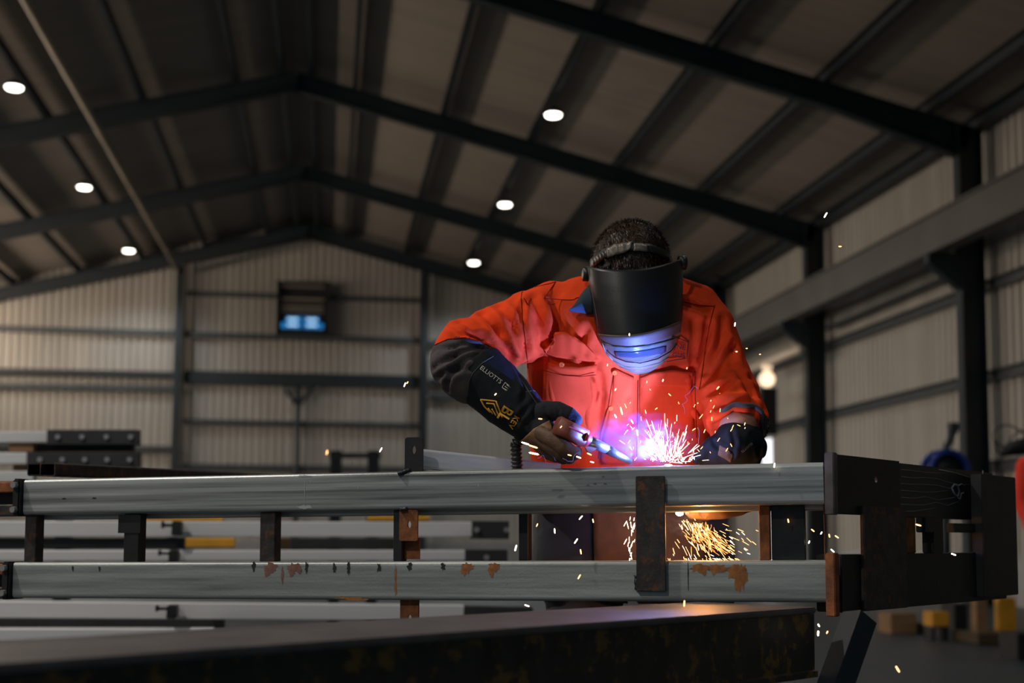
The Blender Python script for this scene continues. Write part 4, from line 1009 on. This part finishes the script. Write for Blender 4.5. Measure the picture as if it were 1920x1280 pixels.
for k, pts in enumerate(([JP(1016, 812, 2.925, 15), JP(1036, 822, 2.905, 15), JP(1056, 838, 2.895, 14.5), JP(1076, 850, 2.90, 13.5), JP(1082, 846, 2.925, 10)],
                         [JP(1010, 820, 2.945, 15), JP(1030, 834, 2.925, 14.5), JP(1050, 848, 2.915, 14), JP(1068, 858, 2.925, 12), JP(1074, 852, 2.945, 10)],
                         [JP(1004, 824, 2.97, 14), JP(1022, 840, 2.955, 14), JP(1040, 852, 2.95, 13), JP(1056, 860, 2.955, 11), JP(1064, 854, 2.97, 9)],
                         [JP(1000, 822, 2.99, 13), JP(1014, 838, 2.985, 12.5), JP(1028, 850, 2.98, 11.5), JP(1042, 858, 2.985, 9.5)])):
    bm = bmesh.new(); chain(bm, pts, 14); fm = remesh(bm, .003, 2); displace(fm, [], bvh_of(fm), .001, 34, k); meobj('finger', fm, M_leather, gl)
bb = bvh_of(gm, hm_)
patch('leather_cuff', [(1028, 789), (1022, 794), (1004, 803), (988, 815), (972, 829)], [(1033, 800), (1034, 808), (1028, 818), (1016, 828), (1003, 838)], bb, .0025, .003, M_hide, gl, 7, 26)
ex = (.80, .60); ey = (.60, -.80)
text_on('glove_text', 'ELLIOTTS', 899, 691, ex, ey, 11.5, bg_, M_print, gl)
for pl in ([(947, 717), (955, 723)], [(947, 717), (941.5, 726)], [(941.5, 726), (950, 733)], [(950, 721), (957, 726.5)], [(946.5, 724), (953, 729)], [(943.5, 727.5), (951.5, 732)]): seam('glove_logo', pl, bg_, .0009, M_print, gl, .0002, 3)
for pl in ([(901, 749), (930, 752)], [(930, 752), (942, 783)], [(901, 749), (908, 762), (919, 773)], [(912, 756), (926, 757), (934, 777)], [(915, 765), (924, 776)], [(922, 766), (930, 779)]): seam('glove_logo', pl, bg_, .0024, M_yprint, gl, -.0012, 3)
ex = (-.52, .85); ey = (.85, .52)
[text_on('glove_text', 'KEV', 966+dx, 777+dx*.5, ex, ey, 15, bg_, M_yprint, gl, .0012+.0001*dx) for dx in (0, .7)]; [text_on('glove_text', 'BL', 946+dx, 758+dy, ex, (.95, .60), 27, bg_, M_yprint, gl, .0012+.0001*dx) for dx, dy in ((0, 0), (.8, .3), (1.4, .9))]
# --- right (picture) glove: cuff, palm behind the rail, fingers curled below it
bm = bmesh.new()
chain(bm, [JP(1394, 834, 2.965, 40), JP(1386, 850, 2.985, 42), JP(1365, 862, 3.0, 38)], 20)
chain(bm, [JP(1398, 824, 2.945, 33), JP(1410, 838, 2.95, 28)], 18)
chain(bm, [JP(1382, 829, 2.945, 44), JP(1368, 838, 2.95, 38), JP(1345, 846, 2.955, 27)], 18)
chain(bm, [JP(1370, 836, 2.965, 30), JP(1345, 846, 2.965, 27), JP(1325, 856, 2.97, 20)], 16)
chain(bm, [JP(1352, 830, 2.955, 17), JP(1334, 836, 2.95, 16), JP(1320, 848, 2.95, 13), JP(1308, 860, 2.955, 10)], 14)    # thumb over the top
chain(bm, [JP(1372, 868, 3.02, 34), JP(1362, 905, 3.035, 32), JP(1355, 930, 3.035, 28)], 16)                              # palm behind the rails
gm2 = remesh(bm, .0042, 4); bg2 = bvh_of(gm2)
displace(gm2, [([(1325, 820), (1345, 835), (1372, 850)], .004, .006), ([(1372, 806), (1378, 830), (1372, 856)], .003, .005), ([(1410, 815), (1420, 840), (1425, 862)], .004, .006)], bg2, .002, 18, 4)
bg2 = bvh_of(gm2); gr = meobj('gauntlet_glove', gm2, M_glove, man); gr['label'] = 'black gauntlet glove gripping the rails beside the arc'
text_on('glove_text', 'ELLIOTTS', 1409, 829, (-.76, .62), (.62, .76), 6.2, bg2, mat('dim_print', (.30, .25, .18), .7), gr)
patch('lit_patch', [(1350, 834), (1362, 840), (1376, 852)], [(1346, 852), (1358, 858), (1370, 866)], bg2, .0005, .0015, M_leather, gr, 4, 10)  # brown patch stands for an orange-brown lit area of the glove
for k, pts in enumerate(([JP(1415, 940, 3.03, 15), JP(1385, 953, 2.995, 14), JP(1350, 960, 2.965, 14), JP(1324, 961, 2.955, 12.5), JP(1318, 958, 2.955, 10)],
                         [JP(1400, 935, 3.04, 15), JP(1365, 952, 3.01, 14), JP(1325, 959, 2.985, 13.5), JP(1300, 960, 2.98, 12), JP(1293, 958, 2.98, 10)],
                         [JP(1390, 935, 3.05, 14), JP(1355, 955, 3.035, 13), JP(1318, 962, 3.01, 12), JP(1297, 963, 3.005, 9.5)],
                         [JP(1385, 930, 3.06, 13), JP(1355, 955, 3.055, 12), JP(1325, 965, 3.035, 10.5), JP(1308, 966, 3.03, 8.5)])):
    bm = bmesh.new(); chain(bm, pts, 14); fm = remesh(bm, .003, 2); displace(fm, [], bvh_of(fm), .001, 34, k+5); meobj('finger', fm, (M_leather, M_hide, M_hide, M_leather)[k], gr)

# ------------------------------------------------------------------ the torch
tc_ = thing('welding_torch', 'welding torch with red-brown grip and metal neck held in the gloved hand', 'welding torch', P(1070, 812, 2.90)[:])
ga, gb_ = P(1044, 796, 2.885), P(1096, 822, 2.90)
bm = bmesh.new(); extr(bm, rrect(.036, .040, .010), (gb_-ga).length); bmesh.ops.bevel(bm, geom=[e for e in bm.edges if e.is_boundary or abs(e.calc_face_angle(0)) > 1], offset=.005, segments=3, affect='EDGES')
obj('grip', bm, M_handle, tc_, True, frame_mat(ga, gb_)); 
gdir = (gb_-ga).normalized()
box('grip_rib', ((gb_-ga).length*.55, -.0185, .004), (.038, .003, .003), M_red, tc_, M=frame_mat(ga, gb_))
tube('collar_ring', [gb_-gdir*.006, gb_+gdir*.010], [.021, .017], M_red, tc_, 18); tube('gland', [gb_+gdir*.008, gb_+gdir*.013], .0145, M_plblack, tc_, 18)
n0, n1, n2 = gb_+gdir*.010, P(1140, 843, 2.915), P(1183, 866, 2.93)
tube('neck', [n0, n0.lerp(n1, .5), n1], [.0125, .012, .0105], M_neck, tc_, 18); tube('nozzle', [n1, n1.lerp(n2, .35), n2], [.0115, .0095, .0065], M_neck, tc_, 18)
for pl in ((1092, 828, 1118, 842, 1104, 850), (1099, 812, 1112, 820, 1100, 822)):
    bm = bmesh.new(); q3 = [P(pl[i], pl[i+1], 2.90) for i in (0, 2, 4)]; va = [bm.verts.new(p) for p in q3]+[bm.verts.new(p+V((0, .012, 0))) for p in q3]
    bm.faces.new(va[:3]); bm.faces.new(va[3:][::-1]); [bm.faces.new((va[k], va[(k+1) % 3], va[3+(k+1) % 3], va[3+k])) for k in range(3)]
    obj('trigger_guard', bm, M_copper, tc_)
bm = bmesh.new(); hp = []; hr = []
hose = [P(1000, 806, 2.975), P(975, 818, 3.0), P(967, 835, 3.01), P(968, 856, 3.01), P(970, 890, 3.02), P(972, 960, 3.06)]
for a3, b3 in zip(hose, hose[1:]):
    n = max(2, int((b3-a3).length/.0022))
    for i in range(n): hp.append(a3.lerp(b3, i/n)); hr.append(.0125+.0022*math.cos(len(hp)*PI/2))
tube_bm(bm, hp, hr, 14); obj('corrugated_hose', bm, M_plblack, tc_, True)

# ------------------------------------------------------------------ arc, weld, sparks and smoke
WP = on_rail(1246, A, B, .052)+V((0, 0, .001))
wt = thing('weld_arc', 'blinding blue-white weld arc at the joint on top of the rail', 'weld arc', WP[:])
bm = bmesh.new(); sph(bm, WP, (.010, .006, .005), 12); obj('molten_pool', bm, M_hot, wt, True)
l1 = lamp('arc_light', 'SPOT', WP+V((-.01, -.02, .016)), ARC_W, (.125, .22, 1.0), shadow_soft_size=.004, spot_size=math.radians(92), spot_blend=.35)
aim(l1, P(1050, 660, 3.02)-l1.location); setpar(l1, wt)
l0 = lamp('arc_side_light', 'POINT', WP+V((-.005, .0, .035)), 2.4, (.26, .38, 1.0), shadow_soft_size=.005); setpar(l0, wt)
l2 = lamp('arc_warm_light', 'POINT', WP+V((.02, .01, .05)), WARM_W, (1.0, .12, .10), shadow_soft_size=.03); setpar(l2, wt)
UP = P(1274, 962, 2.965)
wu = thing('underside_glow', 'white-hot glowing spot under the rail where sparks pour out', 'weld arc', UP[:])
bm = bmesh.new(); sph(bm, UP, (.009, .006, .006), 12); obj('molten_pool', bm, M_hot, wu, True)
l3 = lamp('spark_light', 'POINT', UP+V((.035, -.07, -.035)), UNDER_W, (1.0, .40, .10), shadow_soft_size=.02); setpar(l3, wu)

def streak(bm, p, d, L, r):
    """small glowing shard: a stretched octahedral sliver"""
    d = d.normalized(); s2 = d.orthogonal().normalized(); q2 = d.cross(s2)
    a_ = bm.verts.new(p); b_ = bm.verts.new(p+d*L)
    rg = [bm.verts.new(p+d*L*.5+(s2*math.cos(k*PI/2)+q2*math.sin(k*PI/2))*r) for k in range(4)]
    r0 = [bm.verts.new(p+d*L*.12+(s2*math.cos(k*PI/2)+q2*math.sin(k*PI/2))*r*.9) for k in range(4)]; r1 = [bm.verts.new(p+d*L*.88+(s2*math.cos(k*PI/2)+q2*math.sin(k*PI/2))*r*.9) for k in range(4)]
    for k in range(4):
        j = (k+1) % 4
        bm.faces.new((a_, r0[k], r0[j])); bm.faces.new((r0[k], rg[k], rg[j], r0[j])); bm.faces.new((rg[k], r1[k], r1[j], rg[j])); bm.faces.new((r1[k], b_, r1[j]))
def pxdir(a, Y): return (P(1000+10*math.cos(a), 800+10*math.sin(a), Y)-P(1000, 800, Y)).normalized()
rnd = random.Random(11)
def spray(name, label, n, fn, m):
    bm = bmesh.new()
    for _ in range(n):
        x, y, Y, ang, L, r = fn(); p = P(x, y, Y); d = pxdir(ang, Y)+V((0, rnd.gauss(0, .25), 0)); streak(bm, p, d, L*m_per_px(p), r)
    return tag(obj(name, bm, m), label, 'sparks', kind='stuff')
def f_up():
    a_ = -PI/2+rnd.gauss(0, .62); dist = 4+abs(rnd.gauss(0, 26)); 
    return 1252+rnd.gauss(0, 9)+dist*math.cos(a_)*1.25, 866+dist*math.sin(a_), WP.y+.02+rnd.gauss(0, .03), a_+rnd.gauss(0, .07), rnd.uniform(4, 34), rnd.uniform(.00028, .0006)
spray('spark_spray', 'fan of white and gold sparks flying up from the arc above the rail', 85, f_up, M_sparkw)
def f_core():
    a_ = -PI/2+rnd.gauss(0, .9); dist = abs(rnd.gauss(0, 8))
    return 1258+rnd.gauss(0, 27), 866-dist*.6, WP.y+.02+rnd.gauss(0, .015), a_, rnd.uniform(2, 9), rnd.uniform(.0004, .0008)
spray('spark_core', 'dense blue-white spark cluster hugging the joint at the arc', 60, f_core, M_sparkb)
def f_far():
    return rnd.uniform(1170, 1400), rnd.triangular(700, 862, 850), WP.y+rnd.gauss(0, .05), rnd.choice((-PI/3, -PI/2.4, -2*PI/3))+rnd.gauss(0, .3), rnd.uniform(3, 10), rnd.uniform(.0006, .0010)
spray('spark_scatter', 'loose scatter of gold sparks in front of the orange shirt', 70, f_far, M_spark)
def f_dn():
    t_ = rnd.random(); a_ = math.radians(rnd.triangular(8, 108, 50)); dist = 8+135*rnd.random()**.9
    x = 1278+dist*math.cos(a_)*1.15; y = 966+dist*math.sin(a_)*.78
    return x, min(y, 1046), 2.99+rnd.gauss(0, .03), math.radians(35 if x > 1330 else 65)+rnd.gauss(0, .18), rnd.uniform(5, 20), rnd.uniform(.00035, .0008)
spray('spark_spray', 'orange spark shower pouring down between the two rails', 130, f_dn, M_spark)
def f_dn2():
    x, y, Y, a_, L, r = f_dn(); return x, y, Y, a_, L*.7, r
spray('spark_shower', 'white-hot sparks mixed into the shower between the rails', 36, f_dn2, M_sparkw)
def f_lf(): return rnd.uniform(1174, 1198), rnd.uniform(968, 1046), 2.97, math.radians(100)+rnd.gauss(0, .3), rnd.uniform(5, 14), .0008
spray('spark_scatter', 'few sparks left of the upright front plate, between the rails', 22, f_lf, M_sparkw)
bm = bmesh.new()
for k in range(26):
    x0 = 1278+rnd.uniform(0, 60); y0 = 985+rnd.uniform(-8, 20); x1 = x0+rnd.uniform(5, 60); y1 = 1044-rnd.uniform(0, 30)
    pts = [P(x0+(x1-x0)*t**(1.6)+2.5*math.sin(t*9+k), y0+(y1-y0)*t, 2.98+.02*math.sin(k)) for t in [i/10 for i in range(11)]]; tube_bm(bm, pts, .0005, 4, False)
for k in range(10):
    x0 = 1240+rnd.uniform(-25, 50); a_ = -PI/2+rnd.gauss(0, .45); L = rnd.uniform(40, 95)
    pts = [P(x0+L*t*math.cos(a_), 862+L*t*math.sin(a_)+8*t*t, WP.y+.03) for t in [i/8 for i in range(9)]]; tube_bm(bm, pts, .00045, 4, False)
tag(obj('spark_filament', bm, M_fil), 'thin glowing orange filaments threading the spark showers', 'sparks', kind='stuff')
# lone sparks away from the showers
lone = [(759, 721, 3.0, 4.5, -70), (764, 717, 3.0, 2.5, -60), (714, 843, 2.9, 5, -60), (613, 848, 2.1, 4, -80), (1548, 403, 2.9, 6, -60), (1575, 462, 2.9, 3, 0), (1378, 608, 2.95, 4, -80), (1400, 653, 3.0, 1.8, 0), (1381, 659, 3.0, 1.8, 0), (1425, 664, 3.0, 1.6, 0),
        (929, 739, 2.95, 2.6, -45), (1013, 785, 2.9, 4, 5), (1180, 627, 2.85, 2.6, -90), (1139, 684, 2.95, 2.4, -80), (1154, 730, 2.95, 2.6, -60), (1052, 800, 2.85, 2.6, -50), (1452, 872, 2.72, 4.5, -80), (1086, 1081, 2.70, 5, -60), (988, 1135, 2.7, 5, 20), (1283, 1131, 2.6, 6, -85),
        (1534, 1187, 2.5, 5, -85), (1551, 1185, 2.5, 3, -60), (1535, 1172, 2.5, 3, 60), (1683, 1254, 2.3, 7, 60), (1788, 1039, 2.6, 5, 20), (1722, 984, 2.6, 6, 15), (1080, 1014, 2.9, 6, -55), (1089, 1034, 2.9, 5, 80), (1089, 970, 2.9, 5, -50), (1112, 976, 2.9, 4, 80), (967, 1027, 2.7, 6, -75),
        (1007, 984, 2.9, 3.5, -65), (1040, 995, 2.9, 5, 85), (1569, 1006, 2.7, 4.5, 35), (1561, 1032, 2.7, 4.5, 40), (1524, 994, 2.75, 4, 40), (1540, 999, 2.75, 3, -60), (1555, 1004, 2.75, 3.5, 80), (1517, 1016, 2.75, 3, -70), (1478, 976, 2.75, 4, 80), (985, 831, 2.85, 8, 18), (1000, 837, 2.85, 9, 18), (1001, 850, 2.85, 10, 12),
        (1068, 853, 2.85, 4, 15), (1085, 857, 2.85, 5, 20), (1105, 851, 2.85, 5, 25), (1110, 866, 2.85, 4, 15), (1165, 770, 2.95, 8, 75), (1154, 780, 2.95, 4, 60), (1185, 790, 2.95, 5, 60), (1195, 811, 2.95, 6, 82), (1346, 727, 2.95, 4, -50), (1243, 713, 2.95, 2.4, -80), (1288, 690, 2.95, 2, -80)]
proto = None
for i, (x, y, Y, L, ang) in enumerate(lone):
    bm = bmesh.new(); p = P(x, y, Y); u_ = m_per_px(p); streak(bm, p-pxdir(math.radians(ang), Y)*L*u_, pxdir(math.radians(ang), Y), 2*L*u_, 1.15*u_*min(2, .7+L*.12))
    o = obj('spark', bm, M_spark if i % 2 else M_sparkw)
    tag(o, 'single glowing spark drifting away from the showers', 'spark', 'lone sparks in the air')
# fine blue-lit smoke wisps near the gloves
def wisp(label, pts, Y):
    q = []
    for a4, b4 in zip(pts, pts[1:]): q += [(a4[0]+(b4[0]-a4[0])*i/5, a4[1]+(b4[1]-a4[1])*i/5) for i in range(5)]
    q.append(pts[-1]); o = tube('smoke_wisp', [P(x+1.2*math.sin(i*.9), y+1.2*math.cos(i*.7), Y) for i, (x, y) in enumerate(q)], .00045, M_wisp, None, 5); tag(o, label, 'smoke', 'smoke wisps')
wisp('thin curling smoke wisp under the torch hand, left one', [(1032, 838), (1030, 850), (1040, 858), (1041, 864)], 2.93); wisp('thin looping smoke wisp under the torch fingers', [(1055, 858), (1066, 866), (1074, 862), (1080, 850), (1088, 846)], 2.88)
wisp('thin smoke wisp just above the lit tube end', [(1008, 858), (1020, 854), (1023, 866)], 2.95); wisp('thin smoke wisp crossing the right chest pocket', [(1308, 728), (1303, 725), (1285, 740), (1288, 750), (1280, 758), (1284, 775)], 2.98)
wisp('thin smoke wisp rising beside the right sleeve', [(1308, 800), (1312, 820), (1306, 840), (1296, 852)], 2.96)
# smoke: real scattering volume with noise
def smoke(name, label, c, rad, dens, col, seed, nsc):
    bm = bmesh.new(); sph(bm, V((0, 0, 0)), rad, 20)
    m = bpy.data.materials.new(name); m.use_nodes = True; nt = m.node_tree; nt.nodes.remove(nt.nodes['Principled BSDF']); N = nt.nodes; L = nt.links
    pv = N.new('ShaderNodeVolumePrincipled'); pv.inputs['Color'].default_value = (*col, 1); pv.inputs['Anisotropy'].default_value = .1
    L.new(pv.outputs[0], N['Material Output'].inputs['Volume'])
    tc = N.new('ShaderNodeTexCoord'); mp = N.new('ShaderNodeMapping'); mp.inputs['Scale'].default_value = tuple(1/x for x in rad); L.new(tc.outputs['Object'], mp.inputs[0])
    ln = N.new('ShaderNodeVectorMath'); ln.operation = 'LENGTH'; L.new(mp.outputs[0], ln.inputs[0])
    fo = N.new('ShaderNodeMapRange'); fo.inputs[1].default_value = 1.0; fo.inputs[2].default_value = .1; fo.inputs[3].default_value = 0; fo.inputs[4].default_value = 1; L.new(ln.outputs['Value'], fo.inputs[0])
    nz = N.new('ShaderNodeTexNoise'); nz.inputs['Scale'].default_value = nsc; nz.inputs['Detail'].default_value = 4; nz.inputs['Distortion'].default_value = 2.0
    L.new(tc.outputs['Object'], nz.inputs[0]); mr = N.new('ShaderNodeMapRange'); mr.inputs[1].default_value = .45; mr.inputs[2].default_value = .62; L.new(nz.outputs[0], mr.inputs[0])
    mu = N.new('ShaderNodeMath'); mu.operation = 'MULTIPLY'; L.new(fo.outputs[0], mu.inputs[0]); L.new(mr.outputs[0], mu.inputs[1])
    m2 = N.new('ShaderNodeMath'); m2.operation = 'MULTIPLY'; m2.inputs[1].default_value = dens; L.new(mu.outputs[0], m2.inputs[0]); L.new(m2.outputs[0], pv.inputs['Density'])
    o = obj(name, bm, m, M=Matrix.Translation(c)); return tag(o, label, 'smoke', kind='stuff')
smoke('welding_smoke', 'blue and violet smoke cloud around the arc in front of the shirt', P(1200, 832, WP.y+.035), (.14, .045, .078), SMK1, (.22, .42, 1.0), 1, 26)
smoke('welding_smoke', 'pale smoke puff below the rail around the spark shower', P(1292, 985, 2.99), (.06, .03, .035), SMK2, (.95, .92, .95), 2, 40)

# ------------------------------------------------------------------ second worker, mostly outside the picture on the right
wk = thing('person', 'person in a bright red-orange jacket and dark trousers cut off by the right picture edge', 'person', (P(1972, 980, 8.5).x, 8.5, 0))
bx_ = P(1970, 900, 8.5).x
bm = bmesh.new(); loft(bm, [(V((bx_, 8.5, 1.50)), V((.10, 0, 0)), V((0, .08, 0)), 1), (V((bx_, 8.5, 1.44)), V((.20, 0, 0)), V((0, .12, 0)), .9), (V((bx_, 8.5, 1.2)), V((.21, 0, 0)), V((0, .13, 0)), .9), (V((bx_, 8.5, .97)), V((.20, 0, 0)), V((0, .13, 0)), .9)])
for s in (-1, 1): chain(bm, [(V((bx_+s*.18, 8.5, 1.40)), .065), (V((bx_+s*.235, 8.48, 1.15)), .055), (V((bx_+s*.22, 8.36, .98)), .045)])
meobj('jacket', remesh(bm, .012, 4), mat('hi_vis_red', (.95, .045, .02), .8), wk)
bm = bmesh.new(); loft(bm, [(V((bx_, 8.5, 1.0)), V((.17, 0, 0)), V((0, .12, 0)), .9), (V((bx_, 8.5, .85)), V((.18, 0, 0)), V((0, .12, 0)), .9)])
for s in (-1, 1): chain(bm, [(V((bx_+s*.09, 8.5, .86)), .09), (V((bx_+s*.10, 8.48, .48)), .07), (V((bx_+s*.10, 8.52, .12)), .055)])
meobj('trousers', remesh(bm, .012, 4), M_trous, wk)
for s in (-1, 1):
    bm = bmesh.new(); chain(bm, [(V((bx_+s*.10, 8.54, .06)), .05), (V((bx_+s*.10, 8.36, .045)), .042)]); box_bm(bm, (bx_+s*.10, 8.45, .012), (.09, .27, .024)); meobj('boot', remesh(bm, .012, 2), M_boot, wk)
bm = bmesh.new(); sph(bm, V((bx_, 8.5, 1.68)), (.075, .095, .115)); sph(bm, V((bx_, 8.42, 1.62)), (.045, .03, .05)); chain(bm, [(V((bx_, 8.5, 1.62)), .055), (V((bx_, 8.51, 1.44)), .06)]); chain(bm, [(V((bx_, 8.395, 1.665)), .012), (V((bx_, 8.385, 1.65)), .014)])
for s in (-1, 1): chain(bm, [(V((bx_+s*.22, 8.36, .98)), .034), (V((bx_+s*.21, 8.28, .93)), .03)]); sph(bm, V((bx_+s*.078, 8.51, 1.67)), (.01, .02, .03)); [chain(bm, [(V((bx_+s*.21+(k-1.5)*.018, 8.28, .93)), .010), (V((bx_+s*.21+(k-1.5)*.020, 8.24, .87)), .009)]) for k in range(4)]; chain(bm, [(V((bx_+s*.19, 8.29, .94)), .011), (V((bx_+s*.165, 8.25, .91)), .010)])
meobj('body', remesh(bm, .007, 3), M_skin, wk)
bm = bmesh.new(); sph(bm, V((bx_, 8.52, 1.71)), (.082, .098, .10)); meobj('hair', remesh(bm, .01, 2), M_hair, wk)
